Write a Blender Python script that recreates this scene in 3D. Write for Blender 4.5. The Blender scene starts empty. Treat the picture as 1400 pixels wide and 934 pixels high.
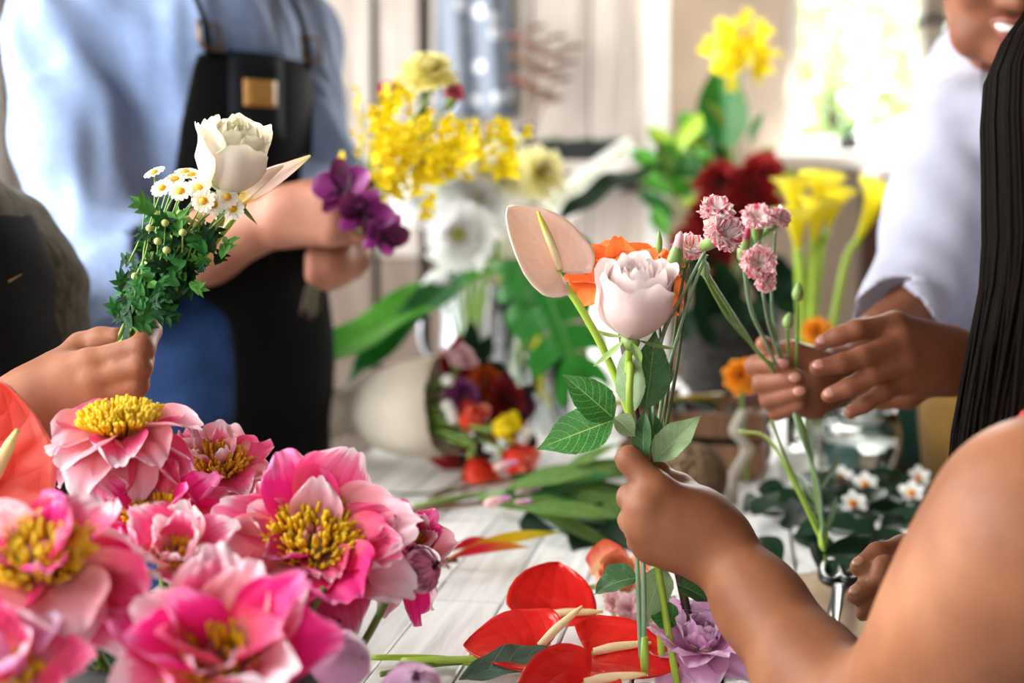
import bpy, math, random
import numpy as np
from mathutils import Vector, Matrix

S = bpy.context.scene
COL = S.collection
PI = math.pi

# ------------------------------------------------------------------ camera, world, lights, exposure
F = 1944.0                              # focal length in pixels of the 1400 px wide frame
CAMZ = 1.12
PITCH = math.atan((467 - 290) / F)
CAM = Vector((0, 0, CAMZ))
RIGHT = Vector((1, 0, 0)); UP = Vector((0, math.sin(PITCH), math.cos(PITCH))); FWD = Vector((0, math.cos(PITCH), -math.sin(PITCH)))
cam = bpy.data.cameras.new('camera'); camo = bpy.data.objects.new('camera', cam); COL.objects.link(camo)
camo.location = CAM; camo.rotation_euler = (PI / 2 - PITCH, 0, 0)
cam.sensor_width = 36.0; cam.lens = 50.0; cam.clip_start = 0.05; cam.clip_end = 100
cam.dof.use_dof = True; cam.dof.focus_distance = 1.12; cam.dof.aperture_fstop = 3.2
S.camera = camo
S.view_settings.view_transform = 'Standard'; S.view_settings.look = 'None'
S.view_settings.gamma = 1.0; S.view_settings.use_curve_mapping = False
S.view_settings.exposure = 0.35

w = bpy.data.worlds.new('world'); S.world = w; w.use_nodes = True
wn = w.node_tree.nodes; wl = w.node_tree.links
wn['Background'].inputs['Color'].default_value = (0.93, 0.97, 1.0, 1)
wn['Background'].inputs['Strength'].default_value = 4.5

def area(name, loc, rot, sx, sy, power, color=(1, 1, 1)):
    l = bpy.data.lights.new(name, 'AREA'); l.shape = 'RECTANGLE'; l.size = sx; l.size_y = sy; l.energy = power; l.color = color
    o = bpy.data.objects.new(name, l); COL.objects.link(o); o.location = loc; o.rotation_euler = rot
    return o
# daylight entering by the tall window of the side wall and by the window over the sink, plus an added frontal fill
area('daylight_side_window', (-1.62, 1.75, 1.72), (0, -PI / 2 - 0.10, 0), 1.6, 3.2, 150, (1.0, 0.99, 0.97))
area('daylight_sink_window', (1.75, 4.95, 2.0), (-PI / 2 + 0.15, 0, 0), 2.2, 1.4, 190, (1.0, 1.0, 0.97))
area('front_fill', (-0.7, -2.14, 1.75), (PI / 2 - 0.15, 0, 0), 1.0, 1.3, 11, (1.0, 0.98, 0.96))  # fill lamp added behind the camera to brighten what faces it

S.cycles.max_bounces = 8; S.cycles.diffuse_bounces = 3; S.cycles.glossy_bounces = 3; S.cycles.transmission_bounces = 6; S.cycles.transparent_max_bounces = 8
S.cycles.sample_clamp_indirect = 6.0

def at(px, py, d):                      # the point of the place seen at a pixel, d metres away along the view axis
    return CAM + RIGHT * ((px - 700) / F * d) - UP * ((py - 467) / F * d) + FWD * d
TZ = 0.75
def tab(px, py, z=TZ):                  # the point of a level plane seen at a pixel
    v = RIGHT * ((px - 700) / F) - UP * ((py - 467) / F) + FWD
    return CAM + v * ((z - CAMZ) / v.z)

# ------------------------------------------------------------------ scene graph helpers
WM = {}
def link(o): COL.objects.link(o); return o
def thing(name, label, cat, loc=(0, 0, 0), group=None):
    o = bpy.data.objects.new(name, None); o.empty_display_size = 0.02; link(o)
    o.location = loc; WM[o] = Matrix.Translation(Vector(loc))
    o['label'] = label; o['category'] = cat
    if group: o['group'] = group
    return o
def part(name, me, m=None, parent=None, M=None, kind=None, label=None):
    """mesh object; M is the WORLD matrix of the mesh data"""
    o = bpy.data.objects.new(name, me); link(o)
    if m is not None and len(me.materials) == 0: me.materials.append(m)
    M = M if M is not None else Matrix.Identity(4)
    WM[o] = M
    if parent is not None:
        o.parent = parent; o.matrix_basis = WM[parent].inverted() @ M
    else:
        o.matrix_basis = M
    if kind: o['kind'] = kind
    if label: o['label'] = label
    return o
def tag(o, label, cat, group=None, kind=None):
    o['label'] = label; o['category'] = cat
    if group: o['group'] = group
    if kind: o['kind'] = kind
    return o
def struct(name, me, m, parent=None, M=None, label=None):
    o = part(name, me, m, parent, M)
    if parent is None: o['kind'] = 'structure'
    if label: o['label'] = label
    return o

class MB:
    """collects vertices, faces and per-vertex uv; build() gives one mesh"""
    def __init__(s): s.v = []; s.f = []; s.uv = []; s.n = 0
    def add(s, v, f, uv=None):
        v = np.asarray(v, float).reshape(-1, 3)
        s.v.append(v); s.f += [tuple(int(i) + s.n for i in q) for q in f]
        s.uv.append(np.asarray(uv, float).reshape(-1, 2) if uv is not None else np.zeros((len(v), 2)))
        s.n += len(v); return s
    def xf(s, M):
        A = np.array(M); 
        s.v = [v @ A[:3, :3].T + A[:3, 3] for v in s.v]; return s
    def mesh(s, name='mesh', smooth=True, mats=()):
        me = bpy.data.meshes.new(name)
        V = np.concatenate(s.v); UV = np.concatenate(s.uv)
        me.from_pydata([tuple(p) for p in V], [], s.f)
        ul = me.uv_layers.new(name='uv')
        li = np.zeros(len(me.loops), np.int32); me.loops.foreach_get('vertex_index', li)
        ul.data.foreach_set('uv', UV[li].astype(np.float32).ravel())
        if smooth: me.polygons.foreach_set('use_smooth', np.ones(len(me.polygons), bool))
        for m in mats: me.materials.append(m)
        me.update(); return me
def cat(*gs):
    b = MB()
    for g in gs: b.add(*g)
    return b
def xform(g, M):
    A = np.array(M); return (np.asarray(g[0]) @ A[:3, :3].T + A[:3, 3],) + tuple(g[1:])

def gridfaces(nu, nv, wrap=False):
    f = []
    for j in range(nv - 1):
        for i in range(nu if wrap else nu - 1):
            a = j * nu + i; b = j * nu + (i + 1) % nu
            f.append((a, b, b + nu, a + nu))
    return f
def box(x0, x1, y0, y1, z0, z1, bev=0.0):
    if bev <= 0:
        v = [(x, y, z) for z in (z0, z1) for y in (y0, y1) for x in (x0, x1)]
        return v, [(0, 2, 3, 1), (4, 5, 7, 6), (0, 1, 5, 4), (2, 6, 7, 3), (0, 4, 6, 2), (1, 3, 7, 5)], [(p[0], p[1]) for p in v]
    b = bev
    rings = [(z0, b), (z0 + b, 0), (z1 - b, 0), (z1, b)]
    v = []
    for z, i in rings:
        X0, X1, Y0, Y1 = x0 + i, x1 - i, y0 + i, y1 - i
        v += [(X0, Y0, z), (X1, Y0, z), (X1, Y1, z), (X0, Y1, z)]
    f = [(3, 2, 1, 0), (12, 13, 14, 15)] + gridfaces(4, 4, True)
    return v, f, [(p[0], p[1]) for p in v]
def spline(pts, n):
    P = np.array([list(p) for p in pts], float)
    if len(P) == 2: P = np.array([P[0], (P[0] + P[1]) / 2, P[1]])
    Q = np.vstack([2 * P[0] - P[1], P, 2 * P[-1] - P[-2]])
    t = np.linspace(0, len(P) - 1 - 1e-9, n); i = t.astype(int); u = (t - i)[:, None]
    a, b, c, d = Q[i], Q[i + 1], Q[i + 2], Q[i + 3]
    return 0.5 * ((2 * b) + (-a + c) * u + (2 * a - 5 * b + 4 * c - d) * u ** 2 + (-a + 3 * b - 3 * c + d) * u ** 3)
def interp(vals, n):
    vals = np.atleast_1d(np.array(vals, float))
    if len(vals) == 1: return np.full(n, vals[0])
    return np.interp(np.linspace(0, 1, n), np.linspace(0, 1, len(vals)), vals)
def frames(P):
    T = np.gradient(P, axis=0); T /= np.linalg.norm(T, axis=1)[:, None] + 1e-12
    a = np.array([0, 0, 1.0]) if abs(T[0][2]) < 0.9 else np.array([1.0, 0, 0])
    N = np.zeros_like(P); N[0] = np.cross(T[0], a); N[0] /= np.linalg.norm(N[0])
    for i in range(1, len(P)):
        v = N[i - 1] - T[i] * np.dot(N[i - 1], T[i]); N[i] = v / (np.linalg.norm(v) + 1e-12)
    return T, N, np.cross(T, N)
def tube(pts, r, n=24, k=8, smooth=True, flat=1.0):
    P = spline(pts, n) if smooth else np.array([list(p) for p in pts], float)
    n = len(P); R = interp(r, n); T, N, B = frames(P)
    th = np.linspace(0, 2 * PI, k, endpoint=False)
    V = (P[:, None, :] + R[:, None, None] * (np.cos(th)[None, :, None] * N[:, None, :] + flat * np.sin(th)[None, :, None] * B[:, None, :])).reshape(-1, 3)
    UV = np.stack([np.tile(th / (2 * PI), n), np.repeat(np.linspace(0, 1, n), k)], 1)
    f = gridfaces(k, n, True)
    f.append(tuple(range(k - 1, -1, -1))); f.append(tuple((n - 1) * k + i for i in range(k)))
    return V, f, UV
def lathe(prof, k=24, cap0=False, cap1=False):
    P = np.array(prof, float); n = len(P); th = np.linspace(0, 2 * PI, k, endpoint=False)
    V = np.stack([P[:, 0:1] * np.cos(th), P[:, 0:1] * np.sin(th), np.repeat(P[:, 1:2], k, 1)], 2).reshape(-1, 3)
    UV = np.stack([np.tile(th / (2 * PI), n), np.repeat(np.linspace(0, 1, n), k)], 1)
    f = gridfaces(k, n, True)
    if cap0: f.append(tuple(range(k - 1, -1, -1)))
    if cap1: f.append(tuple((n - 1) * k + i for i in range(k)))
    return V, f, UV
def ball(c, r, k=10, n=7, M=None):
    r = np.array(r if np.ndim(r) else (r, r, r), float)
    ph = np.linspace(0.02, PI - 0.02, n)
    V, f, UV = lathe([(math.sin(p), -math.cos(p)) for p in ph], k, True, True)
    V = V * r
    if M is not None: V = V @ np.array(M)[:3, :3].T
    return V + np.array(c), f, UV

def frame_mat(loc, z, x=None):
    """world matrix at loc whose local z looks along z and whose local y leans to x (a hint)"""
    z = Vector(z).normalized()
    x = Vector(x) if x is not None else (Vector((0, 0, 1)) if abs(z.z) < 0.95 else Vector((0, 1, 0)))
    xx = x.cross(z)
    if xx.length < 1e-6: xx = Vector((1, 0, 0)).cross(z)
    xx.normalize(); yy = z.cross(xx)
    M = Matrix((xx, yy, z)).transposed().to_4x4(); M.translation = Vector(loc); return M
def rz(a): return Matrix.Rotation(a, 4, 'Z')
def rx(a): return Matrix.Rotation(a, 4, 'X')
def ry(a): return Matrix.Rotation(a, 4, 'Y')
def tr(*v): return Matrix.Translation(Vector(v if len(v) == 3 else v[0]))
def sc(s): return Matrix.Scale(s, 4)

# ------------------------------------------------------------------ materials
def lin(c):
    if isinstance(c, str):
        c = c.lstrip('#'); c = [int(c[i:i + 2], 16) / 255 for i in (0, 2, 4)]
    return tuple((x / 12.92 if x <= 0.04045 else ((x + 0.055) / 1.055) ** 2.4) for x in c[:3]) + (1.0,)
class NT:
    def __init__(s, name):
        s.m = bpy.data.materials.new(name); s.m.use_nodes = True; s.t = s.m.node_tree
        s.n = s.t.nodes; s.b = s.n['Principled BSDF']; s.out = s.n['Material Output']
    def node(s, t, **kw):
        nd = s.n.new(t)
        for k, v in kw.items():
            if k in ('operation', 'blend_type', 'data_type', 'noise_dimensions', 'wave_type', 'bands_direction', 'feature', 'interpolation_type', 'wave_profile', 'voronoi_dimensions', 'distance', 'normalize', 'rotation_type'):
                setattr(nd, k, v)
            else: s.set(nd.inputs[k.replace('_', ' ')] if isinstance(k, str) and k.replace('_', ' ') in nd.inputs else nd.inputs[k], v)
        return nd
    def set(s, inp, v):
        if isinstance(v, bpy.types.NodeSocket): s.t.links.new(v, inp)
        else: inp.default_value = v
    def coord(s, kind='Object'):
        return s.n.new('ShaderNodeTexCoord').outputs[kind]
    def mapping(s, vec, scale=(1, 1, 1), rot=(0, 0, 0), loc=(0, 0, 0)):
        m = s.n.new('ShaderNodeMapping'); s.t.links.new(vec, m.inputs['Vector'])
        m.inputs['Scale'].default_value = scale; m.inputs['Rotation'].default_value = rot; m.inputs['Location'].default_value = loc
        return m.outputs[0]
    def noise(s, vec, scale=10, detail=3, rough=0.5, dist=0.0):
        n = s.n.new('ShaderNodeTexNoise'); s.t.links.new(vec, n.inputs['Vector'])
        n.inputs['Scale'].default_value = scale; n.inputs['Detail'].default_value = detail; n.inputs['Roughness'].default_value = rough; n.inputs['Distortion'].default_value = dist
        return n.outputs['Fac']
    def ramp(s, fac, stops, mode='LINEAR'):
        r = s.n.new('ShaderNodeValToRGB'); s.set(r.inputs[0], fac); e = r.color_ramp; e.interpolation = mode
        while len(e.elements) < len(stops): e.elements.new(0.5)
        for el, (p, c) in zip(e.elements, stops):
            el.position = p; el.color = c if len(c) == 4 else tuple(c) + (1,)
        return r.outputs[0]
    def math(s, op, a, b=0.0, c=0.0, clamp=False):
        m = s.n.new('ShaderNodeMath'); m.operation = op; m.use_clamp = clamp
        s.set(m.inputs[0], a); s.set(m.inputs[1], b); s.set(m.inputs[2], c); return m.outputs[0]
    def mix(s, fac, a, b, mode='MIX'):
        m = s.n.new('ShaderNodeMix'); m.data_type = 'RGBA'; m.blend_type = mode
        s.set(m.inputs[0], fac); s.set(m.inputs[6], a); s.set(m.inputs[7], b); return m.outputs[2]
    def sep(s, vec):
        n = s.n.new('ShaderNodeSeparateXYZ'); s.t.links.new(vec, n.inputs[0]); return n.outputs
    def bump(s, h, strength=0.3, dist=0.002):
        n = s.n.new('ShaderNodeBump'); s.t.links.new(h, n.inputs['Height']); n.inputs['Strength'].default_value = strength; n.inputs['Distance'].default_value = dist
        s.t.links.new(n.outputs[0], s.b.inputs['Normal']); return n.outputs[0]
    def col(s, c): s.set(s.b.inputs['Base Color'], c); return s
    def p(s, **kw):
        for k, v in kw.items(): s.set(s.b.inputs[k.replace('_', ' ')], v)
        return s
    def translucent(s, c, fac):
        t = s.n.new('ShaderNodeBsdfTranslucent'); s.set(t.inputs[0], c)
        mx = s.n.new('ShaderNodeMixShader'); mx.inputs[0].default_value = fac
        s.t.links.new(s.b.outputs[0], mx.inputs[1]); s.t.links.new(t.outputs[0], mx.inputs[2]); s.t.links.new(mx.outputs[0], s.out.inputs[0])
        return s
    def rand(s):
        return s.n.new('ShaderNodeObjectInfo').outputs['Random']

def plain(name, c, rough=0.6, var=0.0, scale=30, metal=0.0, spec=0.5, bump=0.0, coat=0.0, sheen=0.0):
    N = NT(name); c = lin(c)
    if var > 0:
        o = N.coord('Object'); n = N.noise(o, scale, 4)
        N.col(N.ramp(n, [(0.25, tuple(x * (1 - var) for x in c[:3])), (0.75, tuple(min(1, x * (1 + var)) for x in c[:3]))]))
        if bump: N.bump(n, bump, 0.003)
    else: N.col(c)
    N.p(Roughness=rough, Metallic=metal, Specular_IOR_Level=spec, Coat_Weight=coat)
    if sheen: N.p(Sheen_Weight=sheen)
    return N.m
def petal_mat(name, stops, trans=0.35, streak=0.12, rough=0.55, sat_var=0.1, trc=None, edge=None):
    """colour runs from the petal's foot (v=0) to its rim (v=1), with fine streaks along the petal"""
    N = NT(name); uv = N.coord('UV'); x, y, _ = N.sep(uv)
    nz = N.noise(N.mapping(uv, (14, 1.6, 1)), 1.0, 3)
    ob = N.noise(N.coord('Object'), 35, 2)
    y2 = N.math('ADD', y, N.math('MULTIPLY', N.math('SUBTRACT', nz, 0.5), streak * 2.0))
    y2 = N.math('ADD', y2, N.math('MULTIPLY', N.math('SUBTRACT', ob, 0.5), 0.25))
    y2 = N.math('ADD', y2, N.math('MULTIPLY', N.math('SUBTRACT', N.rand(), 0.5), sat_var * 2))
    c = N.ramp(y2, [(p, lin(k)) for p, k in stops])
    if edge:
        ax = N.math('POWER', N.math('ABSOLUTE', N.math('MULTIPLY_ADD', x, 2.0, -1.0)), edge[2])
        ey = N.math('POWER', y, edge[2] * 2.0)
        c = N.mix(N.math('MULTIPLY', N.math('MAXIMUM', ax, ey), edge[1]), c, lin(edge[0]))
    N.col(c); N.p(Roughness=rough, Specular_IOR_Level=0.3, Sheen_Weight=0.05)
    N.bump(nz, 0.25, 0.0012)
    if trans: N.translucent(c if trc is None else lin(trc), trans)
    return N.m
def leaf_mat(name, c, vein, back=None, nv=7, rough=0.38, trans=0.2, veinw=0.06, slope=0.55, bump=0.5, spec=0.5, mid=0.02):
    """u,v leaf space: u across -1..1 stored 0..1, v along"""
    N = NT(name); uv = N.coord('UV'); x, y, _ = N.sep(uv)
    ax = N.math('ABSOLUTE', N.math('MULTIPLY_ADD', x, 2.0, -1.0))
    ph = N.math('MULTIPLY', N.math('SUBTRACT', y, N.math('MULTIPLY', N.math('POWER', ax, 1.3), slope * 0.42)), nv)
    fr = N.math('ABSOLUTE', N.math('SUBTRACT', N.math('FRACT', ph), 0.5))            # 0 at the vein
    lat = N.math('SUBTRACT', 1.0, N.math('DIVIDE', fr, veinw), clamp=True)
    md = N.math('SUBTRACT', 1.0, N.math('DIVIDE', ax, mid * 2.2), clamp=True)
    fine = N.n.new('ShaderNodeTexVoronoi'); fine.feature = 'DISTANCE_TO_EDGE'; fine.inputs['Scale'].default_value = 1.0
    N.t.links.new(N.mapping(uv, (16, 26, 1)), fine.inputs['Vector'])
    net = N.math('SUBTRACT', 1.0, N.math('DIVIDE', fine.outputs[0], 0.06), clamp=True)
    v = N.math('MAXIMUM', N.math('MULTIPLY', lat, 0.8), md)
    v2 = N.math('MAXIMUM', v, N.math('MULTIPLY', net, 0.3))
    c = lin(c); vv = lin(vein)
    nz = N.noise(N.coord('Object'), 45, 3)
    base = N.ramp(nz, [(0.3, tuple(q * 0.7 for q in c[:3])), (0.7, tuple(min(1, q * 1.35) for q in c[:3]))])
    cc = N.mix(v2, base, vv)
    if back:
        g = N.n.new('ShaderNodeNewGeometry'); cc = N.mix(g.outputs['Backfacing'], cc, lin(back))
    N.col(cc); N.p(Roughness=rough, Specular_IOR_Level=spec)
    h = N.math('SUBTRACT', 1.0, v2); N.bump(h, bump, 0.0015)
    if trans: N.translucent(tuple(min(1, q * 1.5) for q in c[:3]) + (1,), trans)
    return N.m
# ------------------------------------------------------------------ smooth bodies: distance fields turned into one continuous surface
def A3(p): return np.array([p[0], p[1], p[2]], float)
class Cone:                                    # tapered capsule, optionally flattened along an axis
    def __init__(s, a, b, ra, rb=None, flat=None, fx=1.0):
        s.a, s.b = A3(a), A3(b); s.ra = ra; s.rb = ra if rb is None else rb
        s.ba = s.b - s.a; s.l2 = max(s.ba @ s.ba, 1e-12)
        s.flat = None if flat is None else A3(flat) / np.linalg.norm(A3(flat)); s.fx = fx
        s.c = (s.a + s.b) / 2; s.R = math.sqrt(s.l2) / 2 + max(s.ra, s.rb) * max(1, fx)
    def __call__(s, P):
        q = P - s.a; t = np.clip(q @ s.ba / s.l2, 0, 1)
        d = q - t[:, None] * s.ba
        if s.flat is not None:
            k = d @ s.flat; d = d + np.outer(k * (1 / s.fx - 1), s.flat)
            return (np.sqrt((d * d).sum(1)) - (s.ra + t * (s.rb - s.ra))) * min(1, s.fx)
        return np.sqrt((d * d).sum(1)) - (s.ra + t * (s.rb - s.ra))
class Ell:                                     # ellipsoid with axes given by a 3x3 rotation (columns)
    def __init__(s, c, r, M=None):
        s.c = A3(c); s.r = np.array(r, float); s.M = np.eye(3) if M is None else np.array(M)[:3, :3]; s.R = s.r.max()
    def __call__(s, P):
        q = (P - s.c) @ s.M
        k0 = np.sqrt(((q / s.r) ** 2).sum(1)); k1 = np.sqrt(((q / s.r ** 2) ** 2).sum(1)) + 1e-9
        return k0 * (k0 - 1) / k1
def smin(a, b, k):
    h = np.maximum(k - np.abs(a - b), 0) / k
    return np.minimum(a, b) - h * h * k * 0.25
def smax(a, b, k): return -smin(-a, -b, k)

class Body:
    """base: [(prim, k)] folded in order; limbs: [[(prim,k)...], k] each blended with the base only; cuts: [(prim,k)]; disp(P) adds relief"""
    def __init__(s): s.base = []; s.limbs = []; s.cuts = []; s.disp = None
    def add(s, prim, k=0.02): s.base.append((prim, k)); return s
    def limb(s, prims, k): s.limbs.append((prims, k)); return s
    def cut(s, prim, k=0.01): s.cuts.append((prim, k)); return s
    def chain(s, pts, radii, k=0.02, flat=None, fx=1.0):
        for i in range(len(pts) - 1): s.add(Cone(pts[i], pts[i + 1], radii[i], radii[i + 1], flat, fx), k)
        return s
    def finger(s, pts, radii, k=0.010):
        s.limb([(Cone(pts[i], pts[i + 1], radii[i], radii[i + 1]), 0.004) for i in range(len(pts) - 1)], k); return s
    def ev(s, P, c=None, R=None, m=0.06):
        def near(q): return c is None or np.linalg.norm(q.c - c) < q.R + R + m
        big = 9.0
        D = np.full(len(P), big)
        for q, k in s.base:
            if near(q): D = smin(D, q(P), k)
        out = D
        for ps, k in s.limbs:
            L = np.full(len(P), big); hit = False
            for q, kk in ps:
                if near(q): L = smin(L, q(P), kk); hit = True
            if hit: out = np.minimum(out, smin(D, L, k))
        for q, k in s.cuts:
            if near(q): out = smax(out, -q(P), k)
        if s.disp is not None: out = out + s.disp(P)
        return out
    def bounds(s):
        ps = [q for q, _ in s.base] + [q for l, _ in s.limbs for q, _ in l]
        lo = np.min([q.c - q.R for q in ps], 0) - 0.02; hi = np.max([q.c + q.R for q in ps], 0) + 0.02
        return lo, hi
    def surface(s, h, lo=None, hi=None, B=16):
        l0, h0 = s.bounds()
        lo = l0 if lo is None else np.maximum(l0, lo); hi = h0 if hi is None else np.minimum(h0, hi)
        nb = np.ceil((hi - lo) / (h * B)).astype(int)
        # coarse pass: which blocks hold the surface
        I = np.stack(np.meshgrid(*[np.arange(n) for n in nb], indexing='ij'), -1).reshape(-1, 3)
        ctr = lo + (I + 0.5) * B * h; rad = B * h * 0.87
        dc = s.ev(ctr)
        act = I[np.abs(dc) < rad * 1.5 + 0.02]
        base = np.stack(np.meshgrid(*[np.arange(B + 1)] * 3, indexing='ij'), -1).reshape(-1, 3)
        NX = nb * B + 2
        keys = []; pts = []; edges = []
        key = lambda c: (c[:, 0].astype(np.int64) * NX[1] + c[:, 1]) * NX[2] + c[:, 2]
        offs = np.array([(i, j, k) for i in (0, 1) for j in (0, 1) for k in (0, 1)])
        for b in act:
            g = base + b * B; P = lo + g * h
            D = s.ev(P, lo + (b + 0.5) * B * h, rad).reshape(B + 1, B + 1, B + 1)
            if D.min() > 0 or D.max() < 0: continue
            sg = D < 0
            corner = np.stack([D[i:i + B, j:j + B, k:k + B] for i, j, k in offs], -1)
            cs = corner < 0; m = cs.any(-1) & ~cs.all(-1)
            idx = np.argwhere(m); cv = corner[m]
            acc = np.zeros((len(idx), 3)); cnt = np.zeros(len(idx))
            for a in range(8):
                for e in range(a + 1, 8):
                    df = offs[e] - offs[a]
                    if np.abs(df).sum() != 1: continue
                    x, y = cv[:, a], cv[:, e]; ch = (x < 0) != (y < 0)
                    t = np.where(ch, x / np.where(ch, x - y, 1), 0)
                    acc += np.where(ch[:, None], offs[a] + t[:, None] * df, 0); cnt += ch
            gi = idx + b * B
            keys.append(key(gi)); pts.append(lo + (gi + acc / cnt[:, None]) * h)
            for ax in range(3):
                sl0 = [slice(0, B)] * 3; sl1 = [slice(0, B)] * 3; sl1[ax] = slice(1, B + 1)
                s0 = sg[tuple(sl0)]; s1 = sg[tuple(sl1)]
                e = np.argwhere(s0 != s1)
                if len(e): edges.append((ax, e + b * B, s0[tuple(e.T)]))
        K = np.concatenate(keys); V = np.concatenate(pts)
        o = np.argsort(K); K = K[o]; V = V[o]
        Q = []
        for ax, e, ins in edges:
            u, v = (ax + 1) % 3, (ax + 2) % 3
            du = np.zeros(3, int); du[u] = 1; dv = np.zeros(3, int); dv[v] = 1
            q = np.stack([key(e - du - dv), key(e - dv), key(e), key(e - du)], 1)
            i = np.searchsorted(K, q); i = np.minimum(i, len(K) - 1)
            ok = (K[i] == q).all(1)
            i = i[ok]; fl = ins[ok]
            i[~fl] = i[~fl][:, ::-1]
            Q.append(i)
        Q = np.concatenate(Q)
        # two rounds of gentle smoothing take the stair steps out
        for lam in (0.5, -0.2, 0.45):
            sm = np.zeros_like(V); n = np.zeros(len(V))
            for a in range(4):
                for bb in ((a + 1) % 4, (a + 3) % 4):
                    np.add.at(sm, Q[:, a], V[Q[:, bb]]); np.add.at(n, Q[:, a], 1)
            V = V + lam * (sm / np.maximum(n, 1)[:, None] - V)
        return V, Q
def quads_mesh(name, VQ, mats=()):
    """several (V,Q) islands in one mesh"""
    V = np.concatenate([v for v, q in VQ]); n = 0; Qs = []
    for v, q in VQ: Qs.append(q + n); n += len(v)
    Q = np.concatenate(Qs)
    me = bpy.data.meshes.new(name)
    me.vertices.add(len(V)); me.vertices.foreach_set('co', V.astype(np.float32).ravel())
    me.loops.add(len(Q) * 4); me.loops.foreach_set('vertex_index', Q.astype(np.int32).ravel())
    me.polygons.add(len(Q)); me.polygons.foreach_set('loop_start', np.arange(0, len(Q) * 4, 4, dtype=np.int32))
    me.polygons.foreach_set('use_smooth', np.ones(len(Q), bool))
    me.update(calc_edges=True); me.validate()
    for m in mats: me.materials.append(m)
    return me
def snoise(P, f, seed=0):
    """cheap smooth relief: warped sines"""
    r = np.random.RandomState(seed); out = 0
    for i in range(4):
        d = r.normal(size=3); d /= np.linalg.norm(d); e = r.normal(size=3); e /= np.linalg.norm(e)
        out = out + np.sin(P @ d * f * (0.7 + 0.5 * i) + 2.2 * np.sin(P @ e * f * 0.6 + i) + r.rand() * 6)
    return out / 4
# ------------------------------------------------------------------ the room
def wood_mat(name, c0, c1, c2, grain=(9, 9, 0.6), scale=6, rough=0.65, bump=0.35, worn=None, axis=2):
    N = NT(name); o = N.coord('Object')
    rv = N.n.new('ShaderNodeVectorMath'); rv.operation = 'ADD'; N.t.links.new(o, rv.inputs[0])
    cb = N.n.new('ShaderNodeCombineXYZ'); r = N.rand()
    for i in range(3): N.set(cb.inputs[i], N.math('MULTIPLY', r, 17.0 + 9 * i))
    N.t.links.new(cb.outputs[0], rv.inputs[1])
    g = {0: (grain[2], grain[0], grain[1]), 1: (grain[0], grain[2], grain[1]), 2: grain}[axis]
    n1 = N.noise(N.mapping(rv.outputs[0], g), scale, 6, 0.6, 0.4)
    n2 = N.noise(N.mapping(rv.outputs[0], tuple(q * 0.25 + 0.4 for q in g)), scale * 0.5, 3)
    c = N.ramp(n1, [(0.25, lin(c0)), (0.5, lin(c1)), (0.75, lin(c2))])
    c = N.mix(N.math('MULTIPLY', N.math('SUBTRACT', n2, 0.35, clamp=True), 1.6, clamp=True), c, lin(worn or c1))
    hsv = N.n.new('ShaderNodeHueSaturation'); N.set(hsv.inputs['Color'], c); N.set(hsv.inputs['Value'], N.math('MULTIPLY_ADD', r, 0.25, 0.87))
    N.col(hsv.outputs[0]); N.p(Roughness=rough, Specular_IOR_Level=0.35); N.bump(n1, bump, 0.002)
    return N.m
M_wallwood = wood_mat('whitewashed_boards', '#7a6c60', '#b5a89d', '#d6cdc4', (7, 7, 0.5), 5, 0.75, 0.5, '#c8bdb3')
M_wallshade = wood_mat('shaded_boards', '#5b4c42', '#7d6c60', '#94857a', (7, 7, 0.5), 5, 0.75, 0.4, '#85766b')  # same boards lower down, with the shade there painted into the colour
M_gap = plain('dark_gap', '#120d0b', 0.9)
M_white = plain('white_paint', '#eeece8', 0.5, 0.04, 8)
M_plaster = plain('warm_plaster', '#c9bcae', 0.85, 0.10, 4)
M_ceil = plain('low_fill_ceiling', '#4a3f36', 0.9)  # unseen ceiling, made dark to cut the bounced fill
M_dimwall = plain('low_fill_wall', '#4f453c', 0.9, .1, 4)  # walls out of view, darkened so they bounce less light
M_floor = wood_mat('floor_boards', '#3a2c23', '#5a4638', '#75604f', (9, 0.5, 9), 5, 0.55, 0.3, '#5a4638', axis=1)
M_taupe = plain('taupe_paint', '#8d8378', 0.6, 0.08, 12)
M_table = wood_mat('whitewashed_table', '#b4b2b0', '#dddbd9', '#f0efed', (12, 12, 0.7), 7, 0.5, 0.25, '#ebeae8', axis=1)
M_tabdark = plain('table_frame_wood', '#4a4038', 0.7, 0.2, 14)
M_cab = wood_mat('dark_cabinet_wood', '#24120c', '#3b1f15', '#512d1f', (9, 9, 0.6), 6, 0.5, 0.2)
N = NT('window_glass'); N.p(Roughness=0.02, Specular_IOR_Level=0.5); N.col((1, 1, 1, 1))
_t = N.n.new('ShaderNodeBsdfTransparent'); _m = N.n.new('ShaderNodeMixShader'); _g = N.n.new('ShaderNodeBsdfGlossy'); _g.inputs['Roughness'].default_value = 0.02
_m.inputs[0].default_value = 0.06; N.t.links.new(_t.outputs[0], _m.inputs[1]); N.t.links.new(_g.outputs[0], _m.inputs[2]); N.t.links.new(_m.outputs[0], N.out.inputs[0])
M_pane = N.m

YB = 3.70          # the boarded wall
YS = 5.00          # the wall over the sink
XL, XR, YF, ZC = -1.30, 2.70, -2.2, 2.75
PX = 0.345         # where the boarded wall ends at the white post
struct('floor', cat(box(XL - .1, XR + .1, YF - .1, YS + .1, -0.06, 0.0)).mesh('floor', False), M_floor)
b = cat(box(XL, XR, YF, YS, ZC, ZC + .08))
struct('ceiling', b.mesh('ceiling', False), M_ceil)
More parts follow.
